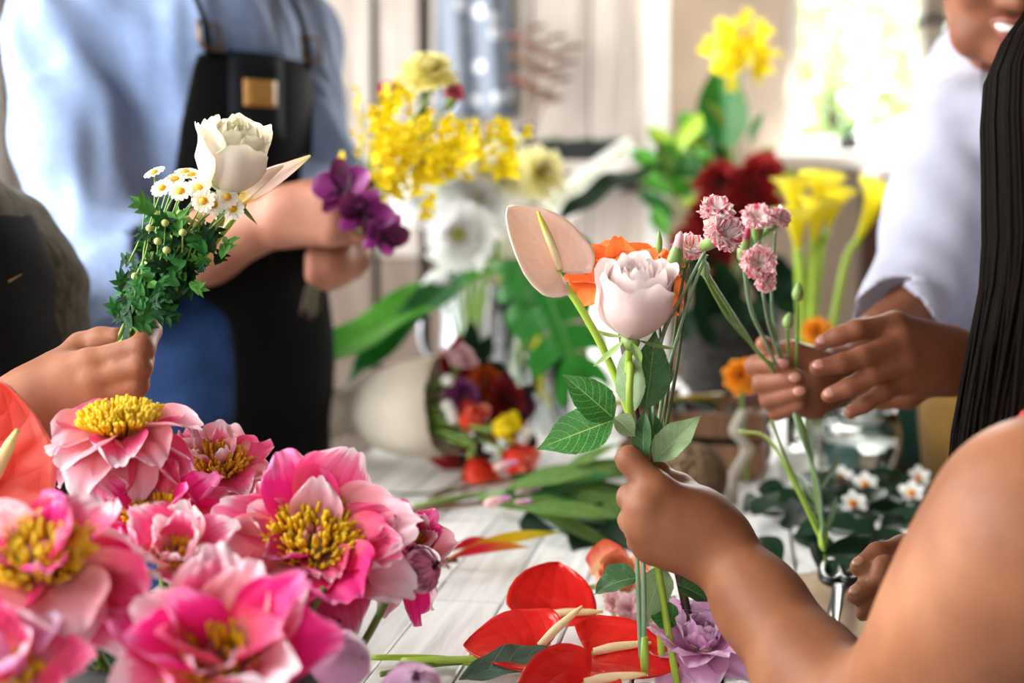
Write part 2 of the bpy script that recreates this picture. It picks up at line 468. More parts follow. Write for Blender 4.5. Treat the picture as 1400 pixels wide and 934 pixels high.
# boarded wall: a dark backing and separate upright boards
wb = struct('wall_back', cat(box(XL, PX, YB + .03, YB + .07, 0, ZC)).mesh('wall_back', False), M_gap)
random.seed(4)
x = XL; k = 0
gapx = [(515 - 700) / F * 3.72, (581 - 700) / F * 3.72]
cuts = [XL, -1.17, -1.03, -0.87, -0.72, -0.565, gapx[0], gapx[1], -0.085, 0.05, 0.20, PX]
for i in range(len(cuts) - 1):
    g0 = 0.016 if i == 7 else (0.009 if i == 6 else 0.0025)
    g1 = 0.012 if i == 6 else (0.009 if i == 5 else 0.0025)
    x0, x1 = cuts[i] + g0, cuts[i + 1] - g1; dy = random.uniform(-.004, .004)
    part('plank', cat(box(x0, x1, YB + dy, YB + .035, 1.0 + .002, ZC, 0.003)).mesh('plank', False), M_wallwood, wb)
    part('plank', cat(box(x0, x1, YB + dy, YB + .035, 0.0, 0.998, 0.003)).mesh('plank', False), M_wallshade, wb)
struct('trim_1', cat(box(PX, PX + .055, YB - .03, YB + .08, 0, ZC, .006)).mesh('trim', False), M_white)
struct('wall_return', cat(box(PX, PX + .05, YB + .08, YS, 0, ZC)).mesh('wall', False), M_plaster)
# wall over the sink with its window opening
WX0, WX1, WZ0, WZ1 = 0.955, 2.45, 1.325, 2.5
b = MB()
for q in ((PX, WX0, 0, ZC), (WX1, XR, 0, ZC), (WX0, WX1, 0, WZ0), (WX0, WX1, WZ1, ZC)): b.add(*box(q[0], q[1], YS, YS + .12, q[2], q[3]))
struct('wall_sink', b.mesh('wall_sink', False), M_plaster)
w1 = struct('window_1', cat(box(WX0, WX1, YS + .02, YS + .09, WZ0, WZ0 + .05, .004), box(WX0, WX1, YS + .02, YS + .09, WZ1 - .05, WZ1, .004),
            box(WX0, WX0 + .05, YS + .02, YS + .09, WZ0 + .05, WZ1 - .05, .004), box(WX1 - .05, WX1, YS + .02, YS + .09, WZ0 + .05, WZ1 - .05, .004)).mesh('frame', False), M_white)
mx = (1263 - 700) / F * 5.05
part('mullion', cat(box(mx - .04, mx + .04, YS - .01, YS + .08, WZ0 + .05, WZ1 - .05, .006)).mesh('mullion', False), M_taupe, w1)
part('transom', cat(box(mx - .05, mx + .05, YS - .02, YS + .085, 1.765, 1.79, .003)).mesh('transom', False), M_gap, w1)
part('glazing_bar', cat(box((1175 - 700) / F * 5.05 - .01, (1175 - 700) / F * 5.05 + .01, YS + .03, YS + .06, WZ0 + .05, WZ1 - .05)).mesh('bar', False), M_white, w1)
part('pane', cat(box(WX0 + .05, mx - .04, YS + .05, YS + .054, WZ0 + .05, WZ1 - .05)).mesh('pane', False), M_pane, w1)
part('pane', cat(box(mx + .04, WX1 - .05, YS + .05, YS + .054, WZ0 + .05, WZ1 - .05)).mesh('pane', False), M_pane, w1)
part('window_sill', cat(box(WX0 - .10, WX1 + .1, YS - .16, YS + .02, WZ0 - .055, WZ0, .006)).mesh('sill', False), M_white, w1)
# side wall with the tall window
b = MB()
for q in ((YF, .1, 0, ZC), (3.4, YB + .1, 0, ZC), (.1, 3.4, 0, 0.85), (.1, 3.4, 2.5, ZC)): b.add(*box(XL - .12, XL, q[0], q[1], q[2], q[3]))
struct('wall_left', b.mesh('wall_left', False), M_white)
b = MB()
for q in ((.1, 3.4, 0.85, 0.91), (.1, 3.4, 2.44, 2.5), (.1, .16, .91, 2.44), (3.34, 3.4, .91, 2.44)): b.add(*box(XL - .09, XL - .03, *q, .004))
w2 = struct('window_2', b.mesh('frame', False), M_white)
for yy in (1.2, 2.3): part('mullion', cat(box(XL - .085, XL - .035, yy - .025, yy + .025, .91, 2.44, .004)).mesh('mullion', False), M_white, w2)
for y0, y1 in ((.16, 1.175), (1.225, 2.275), (2.325, 3.34)): part('pane', cat(box(XL - .062, XL - .058, y0, y1, .91, 2.44)).mesh('pane', False), M_pane, w2)
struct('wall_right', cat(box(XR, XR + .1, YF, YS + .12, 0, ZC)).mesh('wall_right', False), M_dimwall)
b = MB()
for q in ((XL, -1.2, 0, ZC), (-0.2, XR, 0, ZC), (-1.2, -0.2, 0, 1.1), (-1.2, -.2, 2.4, ZC)):  # opening out of view, added to let in frontal fill
    if q[1] > q[0] and q[3] > q[2]: b.add(*box(q[0], q[1], YF - .1, YF, q[2], q[3]))
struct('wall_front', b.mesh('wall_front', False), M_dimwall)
# dark cabinet under the sill
cb = thing('cabinet', 'dark brown wooden cabinet below the white window sill', 'cabinet', (1.62, YS - .1, 0))
part('body', cat(box(1.22, 2.2, YS - .28, YS - .005, 0.0, 1.20, .006)).mesh('body', False), M_cab, cb)
part('top', cat(box(1.18, 2.24, YS - .34, YS - .165, 1.20, 1.258, .006)).mesh('top', False), M_white, cb)
for i in range(2):
    d = part('door', cat(box(1.24 + .48 * i, 1.70 + .48 * i, YS - .30, YS - .281, .05, 1.15, .004)).mesh('door', False), M_cab, cb)
    part('knob', cat(ball((1.66 if i == 0 else 1.76, YS - .312, .75), .014)).mesh('knob'), M_gap, d)

# outdoors beyond the sink window
M_lawn = plain('lawn', '#7d9a4a', 0.9, 0.2, 3)
struct('ground', cat(box(-6, 12, YS + .5, 20, -.3, -.25)).mesh('ground', False), M_lawn)
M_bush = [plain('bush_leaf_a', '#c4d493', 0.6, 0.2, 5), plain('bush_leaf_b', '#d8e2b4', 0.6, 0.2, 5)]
rs = np.random.RandomState(3)
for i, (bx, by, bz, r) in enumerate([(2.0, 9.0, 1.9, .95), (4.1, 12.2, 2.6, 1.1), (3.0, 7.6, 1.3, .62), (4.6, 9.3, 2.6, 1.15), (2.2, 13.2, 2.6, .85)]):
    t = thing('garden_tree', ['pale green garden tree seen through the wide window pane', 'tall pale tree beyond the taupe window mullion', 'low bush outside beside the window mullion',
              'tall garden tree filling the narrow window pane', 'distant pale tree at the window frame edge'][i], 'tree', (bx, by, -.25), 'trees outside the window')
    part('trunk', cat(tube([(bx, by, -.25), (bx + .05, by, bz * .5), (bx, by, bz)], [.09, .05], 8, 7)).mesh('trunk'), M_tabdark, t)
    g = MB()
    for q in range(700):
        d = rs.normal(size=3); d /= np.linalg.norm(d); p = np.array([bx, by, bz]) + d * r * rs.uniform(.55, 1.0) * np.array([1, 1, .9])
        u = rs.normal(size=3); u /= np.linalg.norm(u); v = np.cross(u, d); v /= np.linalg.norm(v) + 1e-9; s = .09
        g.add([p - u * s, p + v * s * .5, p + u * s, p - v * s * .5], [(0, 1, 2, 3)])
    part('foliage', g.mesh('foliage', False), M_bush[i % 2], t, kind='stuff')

# ------------------------------------------------------------------ the work table
TA = math.radians(9.3)
TW, TL = 0.77, 2.62
_c = Vector((-0.259, 1.965, 0)) - Vector((math.sin(TA), math.cos(TA), 0)) * 1.37
TM = Matrix.Translation(_c) @ rz(-TA)
tbl = thing('work_table', 'white washed plank work table strewn with cut flowers', 'table', _c)
_s = TM.inverted() @ tab(634, 823)
rows = [0.0, _s.y, _s.y + 1.02, TL]
for j in range(3):
    for i in range(11):
        x0, x1 = i * .07 + .0012, (i + 1) * .07 - .0012; dz = random.uniform(-.0008, .0008)
        part('plank', cat(box(x0, x1, rows[j] + .0015, rows[j + 1] - .0015, TZ - .022, TZ + dz, .0015)).mesh('plank', False), M_table, tbl, TM)
part('underframe', cat(box(.0, TW, .0, TL, TZ - .034, TZ - .020), box(.05, TW - .05, .06, .085, TZ - .13, TZ - .034), box(.05, TW - .05, TL - .085, TL - .06, TZ - .13, TZ - .034),
     box(.05, .075, .085, TL - .085, TZ - .13, TZ - .034), box(TW - .075, TW - .05, .085, TL - .085, TZ - .13, TZ - .034)).mesh('frame', False), M_tabdark, tbl, TM)
for lx in (.05, TW - .11):
    for ly in (.06, TL - .12): part('leg', cat(box(lx, lx + .06, ly, ly + .06, 0, TZ - .034, .004)).mesh('leg', False), M_tabdark, tbl, TM)
# ------------------------------------------------------------------ flower and leaf builders
RS = np.random.RandomState(11)
def U(a, b): return RS.uniform(a, b)
def petal(L, W, e0=0.3, e1=0.6, e2=0.0, cup=0.9, ruf=0.0, kr=3, prof=None, tip=0.0, nu=11, nv=12, r0=0.0, ph=None, twist=0.0, fray=0.0, crump=0.0):
    """a petal springing outwards along +y; e0 is its rise at the foot, e0+e1+e2 at the rim"""
    v = np.linspace(0, 1, nv); u = np.linspace(-1, 1, nu)
    ang = e0 + e1 * v + e2 * v * v; ds = L / (nv - 1)
    yc = r0 + np.concatenate([[0], np.cumsum(np.cos(ang[:-1]) * ds)]); zc = np.concatenate([[0], np.cumsum(np.sin(ang[:-1]) * ds)])
    if prof is None: wv = np.clip(0.16 + 1.05 * np.sin(PI * np.clip(v, 0, 1) ** 0.75 * 0.93) ** 0.85, 0.05, 1.1)
    else: wv = np.interp(v, np.linspace(0, 1, len(prof)), prof)
    ph = U(0, 6.28) if ph is None else ph
    UU, VV = np.meshgrid(u, v)
    wid = W * 0.5 * wv[:, None]
    c = max(abs(cup), 1e-3)
    x = wid * np.sin(c * UU) / c
    off = np.sign(cup) * wid * (1 - np.cos(c * UU)) / c
    off = off + ruf * L * VV ** 2.0 * (0.3 + 0.7 * np.abs(UU)) * np.sin(kr * PI * UU * 0.9 + ph) + ruf * 0.5 * L * VV ** 2 * np.sin(kr * 2.3 * UU + ph * 2)
    if crump: off = off + crump * L * VV * (np.sin(UU * 5.1 + VV * 7 + ph) * np.sin(VV * 9 + UU * 3 + 2 * ph) + .6 * np.sin(UU * 11 + ph * 1.7 + VV * 3))
    shr = tip * (np.abs(UU) ** 2) * VV ** 2 * L                      # round the rim back at the sides
    if fray: shr = shr + fray * L * VV ** 3 * (0.5 + 0.5 * np.sin(UU * 8 + ph * 3)) * (0.6 + 0.4 * np.sin(UU * 13 + ph))
    ca, sa = np.cos(ang)[:, None], np.sin(ang)[:, None]
    y = yc[:, None] - sa * off - ca * shr; z = zc[:, None] + ca * off - sa * shr
    if twist:
        t = twist * VV; x, z2 = x * np.cos(t) , z + x * np.sin(t); z = z2
    V = np.stack([x, y, z], -1).reshape(-1, 3); UV = np.stack([(UU + 1) / 2, VV], -1).reshape(-1, 2)
    return V, gridfaces(nu, nv), UV
def rosepetal(R, H, span, phi, close, flare, spiral, lip, seed, nu=15, nv=13):
    """one petal wrapped on a cup: close <1 draws the rim in, flare throws it out"""
    r = np.random.RandomState(seed)
    v = np.linspace(0, 1, nv); u = np.linspace(-1, 1, nu); UU, VV = np.meshgrid(u, v)
    pr = np.interp(v, [0, .12, .3, .5, .7, .85, 1], [.16, .5, .84, 1.0, .97, .5 + .47 * (1 + close) / 2, close])
    sh = np.clip(np.interp(v, [0, .2, .5, .8, 1], [.45, .8, 1, .95, .72]), 0, 1)
    th = phi + UU * span * sh[:, None]
    top = 1 - 0.16 * np.abs(UU) ** 2.6 + 0.035 * np.sin(UU * 4 + r.rand() * 6) + .02 * np.sin(UU * 9 + r.rand() * 6)
    rad = R * (pr[:, None] + spiral * UU) + R * flare * np.clip(VV - .62, 0, 1) ** 2 * 7 * (1 - .25 * UU ** 2) + R * .035 * np.sin(UU * 5 + r.rand() * 6) * VV ** 2
    z = H * VV * np.where(VV > .5, 1 + (top - 1) * (VV - .5) * 2, 1) - H * lip * np.clip(VV - .8, 0, 1) ** 2 * 18
    V = np.stack([rad * np.cos(th), rad * np.sin(th), z], -1).reshape(-1, 3)
    return V, gridfaces(nu, nv), np.stack([(UU + 1) / 2, VV], -1).reshape(-1, 2)
def leafgeo(L, W, prof='ovate', fold=0.25, droop=0.4, wave=0.0, ser=0, nu=9, nv=22, tipcurl=0.0, seed=0, sd=0.5):
    """leaf blade along +y, midrib at x=0, both halves raised by fold"""
    v = np.linspace(0, 1, nv); u = np.linspace(-1, 1, nu); UU, VV = np.meshgrid(u, v)
    P = {'ovate': [0, .55, .86, .99, 1, .95, .84, .66, .42, .18, 0], 'lance': [.12, .42, .68, .86, .97, 1, .95, .8, .56, .28, 0],
         'strap': [.5, .7, .85, .95, 1, 1, .97, .9, .75, .45, 0], 'round': [.0, .7, .95, 1, 1, .98, .93, .82, .62, .35, 0]}[prof]
    wv = np.interp(v, np.linspace(0, 1, 11), P) * W / 2
    if ser: wv = wv * (1 + 0.045 * ((v * ser) % 1 - 0.5) * (wv > .1 * W / 2))
    ang = -droop * v + tipcurl * v ** 3; ds = L / (nv - 1)
    yc = np.concatenate([[0], np.cumsum(np.cos(ang[:-1]) * ds)]); zc = np.concatenate([[0], np.cumsum(np.sin(ang[:-1]) * ds)])
    x = UU * wv[:, None] * np.cos(fold); off = np.abs(UU) * wv[:, None] * np.sin(fold) + wave * L * np.abs(UU) ** 2 * np.sin(VV * 17 + np.sign(UU) * 1.3 + seed)
    y = yc[:, None] - np.sin(ang)[:, None] * off; z = zc[:, None] + np.cos(ang)[:, None] * off
    V = np.stack([x + 0 * y, y, z], -1).reshape(-1, 3)
    return V, gridfaces(nu, nv), np.stack([(UU + 1) / 2, VV], -1).reshape(-1, 2)

# materials of the flowers
M_stem = plain('green_stem', '#6f8f3a', 0.45, 0.15, 60)
M_stemlt = plain('bright_stem', '#9dbb3c', 0.4, 0.12, 50)
M_stemdk = plain('dark_stem', '#3a1f1c', 0.5, 0.25, 60)
M_stemolive = plain('olive_stem', '#54602f', 0.5, 0.25, 60)
M_calyx = plain('calyx_green', '#7f9c52', 0.5, 0.15, 60)
M_bluegreen = plain('blue_green_stem', '#7d9a77', 0.5, 0.15, 60)
M_twig = plain('brown_twig', '#6b4a30', 0.8, 0.3, 60)
M_pinkrose = petal_mat('pale_pink_petal', [(0, '#f0e2d0'), (.25, '#f6dcd6'), (.7, '#f8e2de'), (1, '#fcf0ec')], .42, .1, .6)
M_whiterose = petal_mat('cream_petal', [(0, '#dcdcae'), (.3, '#f6ecd8'), (.75, '#fbf2e6'), (1, '#faf3dc')], .40, .12, .6, edge=('#d8dc96', .35, 9))
M_orange = petal_mat('orange_petal', [(0, '#f4b488'), (.3, '#f8934e'), (.8, '#f68440'), (1, '#f27634')], .35, .12, .55)
M_peony = petal_mat('peony_petal', [(0, '#f8d0b4'), (.15, '#f6a898'), (.4, '#f0607e'), (.72, '#ec4680'), (.92, '#f48cb0'), (1, '#fde4ec')], .32, .22, .5, .16)
M_peonyhot = petal_mat('peony_hot_petal', [(0, '#f2a898'), (.2, '#ec6078'), (.5, '#e81f70'), (.85, '#ee2c8c'), (1, '#f68cc0')], .3, .2, .5, .14)
M_peonypale = petal_mat('peony_pale_petal', [(0, '#f3cdb8'), (.3, '#f2a09c'), (.6, '#f3a2ac'), (.85, '#f8c8d4'), (1, '#fdeaf0')], .34, .18, .5, .14)
M_lilac = petal_mat('lilac_petal', [(0, '#d98ab8'), (.4, '#e2a0cc'), (.8, '#e9b6dc'), (1, '#f3d6ec')], .32, .14, .5)
M_stamen = petal_mat('stamen_yellow', [(0, '#f8e060'), (.45, '#ffdc28'), (.8, '#ffd400'), (1, '#ffe448')], .45, .05, .6)
M_stamenorange = petal_mat('stamen_orange', [(0, '#f0b040'), (.5, '#fab820'), (1, '#fccc40')], .4, .05, .6)
M_carpel = petal_mat('carpel', [(0, '#b9c47a'), (.5, '#d8c898'), (1, '#d06a78')], .1, .05, .5)
M_wht = petal_mat('white_mum_petal', [(0, '#dfe4b4'), (.25, '#fafaf2'), (1, '#ffffff')], .5, .05, .6)
M_palemum = petal_mat('pale_yellow_petal', [(0, '#e0d660'), (.4, '#f2e890'), (1, '#faf4c0')], .5, .06, .6)
M_creammum = petal_mat('cream_mum_petal', [(0, '#ded670'), (.4, '#f6f0c4'), (1, '#fdfae8')], .5, .06, .6)
M_mumeye = plain('mum_eye', '#c9cc2e', 0.7, 0.2, 120)
M_darkeye = plain('dark_eye', '#7a6a24', 0.7, 0.3, 120)
M_yellow = petal_mat('bright_yellow_petal', [(0, '#e0b800'), (.5, '#f5da00'), (1, '#fae820')], .3, .06, .55)
M_calla = petal_mat('calla_yellow', [(0, '#b9c82a'), (.2, '#e2d81a'), (.6, '#f2e21c'), (1, '#f8ee60')], .3, .08, .5)
M_purple = petal_mat('purple_orchid_petal', [(0, '#5a1048'), (.4, '#7d1f6a'), (.8, '#8f2f7c'), (1, '#b269a6')], .25, .2, .5)
M_purpledk = petal_mat('dark_purple_petal', [(0, '#2d0420'), (.6, '#4f0b38'), (1, '#6d1a50')], .2, .15, .5)
M_darkred = petal_mat('dark_red_petal', [(0, '#3a0406'), (.5, '#7d0a10'), (1, '#a3161a')], .2, .15, .55)
M_redor = petal_mat('red_orange_petal', [(0, '#c02010'), (.5, '#e83a1e'), (.9, '#f05030'), (1, '#f49080')], .3, .15, .45)
M_burnt = petal_mat('burnt_orange_petal', [(0, '#8a2408'), (.5, '#cc4a10'), (1, '#e8701e')], .25, .15, .5)
M_marigold = petal_mat('marigold_petal', [(0, '#c85a08'), (.5, '#ee8a14'), (1, '#f6a52a')], .25, .12, .5)
M_peach = petal_mat('peach_petal', [(0, '#f0d080'), (.5, '#f3c294'), (.85, '#f0a080'), (1, '#e86a50')], .3, .12, .5)
M_blush = petal_mat('blush_petal', [(0, '#f0d8c8'), (.5, '#f0bcc0'), (1, '#f7d8dc')], .3, .12, .5)
M_pinkcarn = petal_mat('deep_pink_carnation', [(0, '#b04060'), (.6, '#d0506c'), (1, '#e88a9a')], .25, .2, .6)
def carn_mat():
    N = NT('striped_carnation'); uv = N.coord('UV'); x, y, _ = N.sep(uv)
    r = N.rand(); off = N.n.new('ShaderNodeCombineXYZ'); N.set(off.inputs[0], N.math('MULTIPLY', r, 31.0)); N.set(off.inputs[1], N.math('MULTIPLY', r, 7.0))
    ad = N.n.new('ShaderNodeVectorMath'); ad.operation = 'ADD'; N.t.links.new(uv, ad.inputs[0]); N.t.links.new(off.outputs[0], ad.inputs[1])
    n = N.noise(N.mapping(ad.outputs[0], (7, 0.9, 1)), 1.4, 2, .5, .3)
    n2 = N.math('ADD', n, N.math('MULTIPLY', N.math('SUBTRACT', y, .7), .22))
    c = N.ramp(n2, [(.48, lin('#fff4ee')), (.555, lin('#f9d0d2')), (.62, lin('#ee6a86')), (.74, lin('#da3a60'))])
    N.col(c); N.p(Roughness=.6, Sheen_Weight=.15); N.translucent(c, .45); return N.m
M_carn = carn_mat()
M_anth = petal_mat('peach_spathe', [(0, '#f0d2bc'), (.5, '#f2cdb6'), (.9, '#f5d8c8'), (1, '#f0c4a8')], .22, .05, .38, .0)
def spathe_mat(name, c, c2, rough=.22, trans=.12, bump=.8, spec=.5, edge=None):
    N = NT(name); uv = N.coord('UV'); x, y, _ = N.sep(uv)
    ax = N.math('ABSOLUTE', N.math('MULTIPLY_ADD', x, 2.0, -1.0))
    a = N.math('SUBTRACT', N.math('MULTIPLY', y, 9.0), N.math('MULTIPLY', N.math('POWER', ax, 1.2), 2.6))
    r1 = N.math('POWER', N.math('ABSOLUTE', N.math('SINE', N.math('MULTIPLY', a, PI / 1.6))), .6)
    b2 = N.math('POWER', N.math('ABSOLUTE', N.math('SINE', N.math('MULTIPLY', ax, PI * 2.6))), .6)
    nz = N.noise(N.coord('Object'), 70, 3)
    h = N.math('ADD', N.math('MULTIPLY', N.math('MULTIPLY', r1, b2), .9), N.math('MULTIPLY', nz, .8))
    cc = N.ramp(nz, [(.3, lin(c2)), (.7, lin(c))]); 
    if edge: cc = N.mix(N.math('POWER', ax, 8.0), cc, lin(edge))
    N.col(cc); N.p(Roughness=rough, Specular_IOR_Level=spec, Coat_Weight=.25, Coat_Roughness=.15); N.bump(h, bump, .0025); N.translucent(lin(c), trans); return N.m
M_sp_peach = spathe_mat('peach_anthurium', '#f7dccb', '#f2cfba', .42, .36, .16, .3, '#fbeadc')
M_sp_coral = spathe_mat('coral_anthurium', '#fa5444', '#f44838', .4, .25, .28, .3, '#fb9484')
M_sp_red = spathe_mat('red_anthurium', '#f52a26', '#ee1a1c', .16, .18, .22, .55)
def spadix_mat(name, stops):
    N = NT(name); uv = N.coord('UV'); x, y, _ = N.sep(uv)
    N.col(N.ramp(y, [(p, lin(c)) for p, c in stops])); N.p(Roughness=.55)
    v = N.n.new('ShaderNodeTexVoronoi'); N.t.links.new(N.coord('Object'), v.inputs['Vector']); v.inputs['Scale'].default_value = 700; N.bump(v.outputs[0], .5, .0006); return N.m
M_spadix = spadix_mat('spadix_cream_yellow', [(0, '#f0dcb4'), (.55, '#f0e0a0'), (.8, '#e8dc50'), (1, '#ded23c')])
M_spadix2 = spadix_mat('spadix_tan', [(0, '#e8c79a'), (.6, '#dcb878'), (1, '#d8c070')])
M_spadix3 = spadix_mat('spadix_cream', [(0, '#f5dcb0'), (.6, '#f4d8a4'), (1, '#f2c88c')])
M_roseleaf = leaf_mat('rose_leaf', '#1d6b1e', '#b9cf7e', back='#7d9a6a', nv=8, rough=.42, trans=.14, veinw=.045, spec=.4)
M_roseleafdk = leaf_mat('rose_leaf_dark', '#2f5b2c', '#8fae78', back='#7a9868', nv=8, rough=.4, trans=.12, veinw=.04, spec=.4)
M_roseleafpale = leaf_mat('rose_leaf_underside', '#86a070', '#c2d2a6', nv=8, rough=.5, trans=.15, veinw=.05)
M_bigleaf = leaf_mat('glossy_leaf', '#12591c', '#3f8a3c', nv=12, rough=.42, trans=.15, veinw=.1, bump=.4)
M_brightleaf = leaf_mat('bright_leaf', '#3c8c1e', '#8cc04c', nv=14, rough=.32, trans=.25, veinw=.1, bump=.4)
M_monstera = leaf_mat('monstera_leaf', '#1f7a22', '#6db04a', nv=7, rough=.28, trans=.22, veinw=.05, bump=.4)
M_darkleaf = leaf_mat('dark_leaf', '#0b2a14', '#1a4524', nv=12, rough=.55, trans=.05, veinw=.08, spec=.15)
M_lilyleaf = leaf_mat('lily_leaf', '#5b7f36', '#86a858', nv=1, rough=.4, trans=.15, veinw=.02)
M_herb = plain('herb_leaf', '#2d6a2c', 0.65, 0.35, 90, spec=.2)
M_heliconia_r = petal_mat('heliconia_red', [(0, '#b8182a'), (.5, '#d2263a'), (1, '#d8a020')], .12, .1, .4)
M_heliconia_y = petal_mat('heliconia_yellow', [(0, '#c8a81a'), (.6, '#dcc02a'), (1, '#8fa030')], .12, .1, .4)

def stem(parent, pts, r, m, name='stem', n=26, k=8):
    return part(name, cat(tube(pts, r, n, k)).mesh(name), m, parent)
def stamens(n, R, H, seed, spread=1.0, thick=.0013):
    r = np.random.RandomState(seed); g = MB()
    for i in range(n):
        a = r.rand() * 2 * PI; q = math.sqrt(r.rand()); rad = R * (.28 + .72 * q)
        ln = H * r.uniform(.7, 1.1) * (1 - .15 * q)
        tilt = q * .75 * spread + r.normal() * .1
        p0 = np.array([rad * .45 * math.cos(a), rad * .45 * math.sin(a), 0])
        d = np.array([math.sin(tilt) * math.cos(a), math.sin(tilt) * math.sin(a), math.cos(tilt)])
        p1 = p0 + d * ln * .6; p2 = p0 + d * ln + np.array([r.normal() * .0012, r.normal() * .0012, 0])
        g.add(*tube([p0, p1, p1 + (p2 - p1) * .15, p2], [thick * .45, thick * .5, thick * 1.25, thick * .95], 4, 4, False))
    return g
def peony(name, label, ctr, axis, R, layers, mat, sd, stam=170, stamR=.34, stamH=.34, smat=None, group=None, spin=0.0, hint=None, foot=None, eye=True):
    """layers: (count, length, width, rise at foot, bend, cup, ruffle) in units of R"""
    r = np.random.RandomState(sd)
    M = frame_mat(ctr, axis, hint) @ rz(spin)
    root = thing(name, label, 'flower', ctr, group)
    k = 0
    for li, (n, L, W, e0, e1, cup, ruf) in enumerate(layers):
        for i in range(n):
            a = 2 * PI * (i + .5 * (li % 2) + r.uniform(-.16, .16)) / n
            global RS; RS = np.random.RandomState(sd * 100 + k)
            g = petal(R * L * r.uniform(.88, 1.1), R * W * r.uniform(.85, 1.12), e0 + r.normal() * .13, e1 + r.normal() * .2, 0, cup * r.uniform(.8, 1.2), ruf, r.choice([2, 3, 4]), tip=.22, r0=R * .08, twist=r.normal() * .18, fray=.07 if r.rand() < .5 else 0.02, crump=.018, nu=21, nv=18, prof=[.2, .45, .7, .88, .97, 1, .99, .93, .8, .6])
            mm = mat[k % len(mat)] if isinstance(mat, (list, tuple)) else mat
            part('petal', cat(g).mesh('petal'), mm, root, M @ tr(0, 0, -R * .03 * li) @ rz(a - PI / 2)); k += 1
    if eye:
        part('stamens', stamens(stam, R * stamR, R * stamH, sd + 7).mesh('stamens'), smat or M_stamen, root, M, kind='stuff')
        for i in range(4):
            a = i * PI / 2 + .4
            part('carpel', cat(tube([(0.006 * math.cos(a), .006 * math.sin(a), 0), (.008 * math.cos(a), .008 * math.sin(a), R * .14), (.004 * math.cos(a), .004 * math.sin(a), R * .26)], [.004, .0055, .0018], 8, 7)).mesh('carpel'), M_carpel, root, M)
    cal = MB(); cal.add(*ball((0, 0, -R * .09), (R * .16, R * .16, R * .12)))
    part('calyx', cal.mesh('calyx'), M_calyx, root, M)
    if foot is not None:
        z = Vector(axis).normalized(); c = Vector(ctr)
        stem(root, [c - z * R * .12, c - z * R * .5 + Vector((0, 0, -.01)), (c - z * R * .5) * .4 + Vector(foot) * .6, foot], [.0032, .003], M_stem)
    return root
def rose(name, label, base, axis, R, H, mat, sd, n=26, open_=.5, foot=None, stemm=None, stemr=.0035, via=(), hint=None, group=None, spin=0., sepals=5, outer_flare=.25, calm=None, shut=.55):
    r = np.random.RandomState(sd); M = frame_mat(base, axis, hint) @ rz(spin)
    root = thing(name, label, 'flower', foot if foot is not None else base, group)
    for i in range(n):
        t = i / (n - 1.0)
        phi = i * 2.399 + r.uniform(-.2, .2)
        Ri = R * (.07 + .93 * t ** .85); Hi = H * (.90 + .10 * math.sin(t * PI * .8)) * (1 - .05 * max(0, t - .8) * 5) * r.uniform(.97, 1.03)
        close = (shut + (.97 - shut) * t) if t < .8 else (.92 + .3 * (t - .8))
        fl = 0.0 if t < .35 else open_ * .32 * (t - .35) * r.uniform(.6, 1.4) + (outer_flare * r.uniform(.3, 1.2) if t > .82 else 0)
        g = rosepetal(Ri, Hi, 1.5 - .55 * t, phi, close, fl, .10 if t < .6 else .06, .0 if t < .6 else .05 * r.rand(), sd * 50 + i)
        part('petal', cat(g).mesh('petal'), mat, root, M)
    # receptacle and sepals
    part('receptacle', cat(ball((0, 0, -H * .06), (R * .26, R * .26, H * .12))).mesh('receptacle'), calm or M_calyx, root, M)
    for i in range(sepals):
        g = leafgeo(R * 1.05, R * .26, 'lance', .3, -.3 + r.uniform(-.5, .3), nu=5, nv=10)
        part('sepal', cat(g).mesh('sepal'), calm or M_calyx, root, M @ rz(i * 2 * PI / 5 + .3) @ tr(0, R * .2, -H * .03) @ rx(-r.uniform(.1, .8)))
    if foot is not None:
        z = Vector(axis).normalized(); b = Vector(base) - z * H * .1
        stem(root, [b, b - z * H * .4, *via, foot], [stemr * .9, stemr, stemr], stemm or M_stem, n=34)
    return root
def mum(name, label, ctr, axis, R, mat, sd, rows=4, n=26, eye=M_mumeye, eyeR=.2, group=None, foot=None, wid=.15, e_in=1.1, e_out=.05, dome=.0, stemm=None):
    r = np.random.RandomState(sd); M = frame_mat(ctr, axis); root = thing(name, label, 'flower', ctr, group)
    g = MB(); 
    for j in range(rows):
        t = j / max(1, rows - 1)
        for i in range(n):
            a = 2 * PI * (i + .5 * j + r.uniform(-.2, .2)) / n
            global RS; RS = np.random.RandomState(sd * 37 + i + j * 100)
            q = petal(R * (.62 + .4 * t) * r.uniform(.9, 1.08), R * wid * 2 * r.uniform(.85, 1.15), e_in + (e_out - e_in) * t + r.normal() * .08, -.2 - .3 * dome, 0, .8, .02, 2, [.4, .6, .8, .95, 1, .95, .6], nu=4, nv=6, r0=R * .08)
            g.add(*xform(q, tr(0, 0, R * .06 * (rows - j)) @ rz(a - PI / 2)))
    part('petals', g.mesh('petals'), mat, root, M, kind='stuff')
    if eyeR > 0: part('eye', cat(ball((0, 0, R * .16), (R * eyeR, R * eyeR, R * eyeR * .5), 12, 7)).mesh('eye'), eye, root, M)
    if foot is not None:
        c = Vector(ctr); z = Vector(axis).normalized()
        stem(root, [c, c - z * R * .5 - Vector((0, 0, R * .2)), foot], [.003], stemm or M_stem, n=14, k=6)
    return root
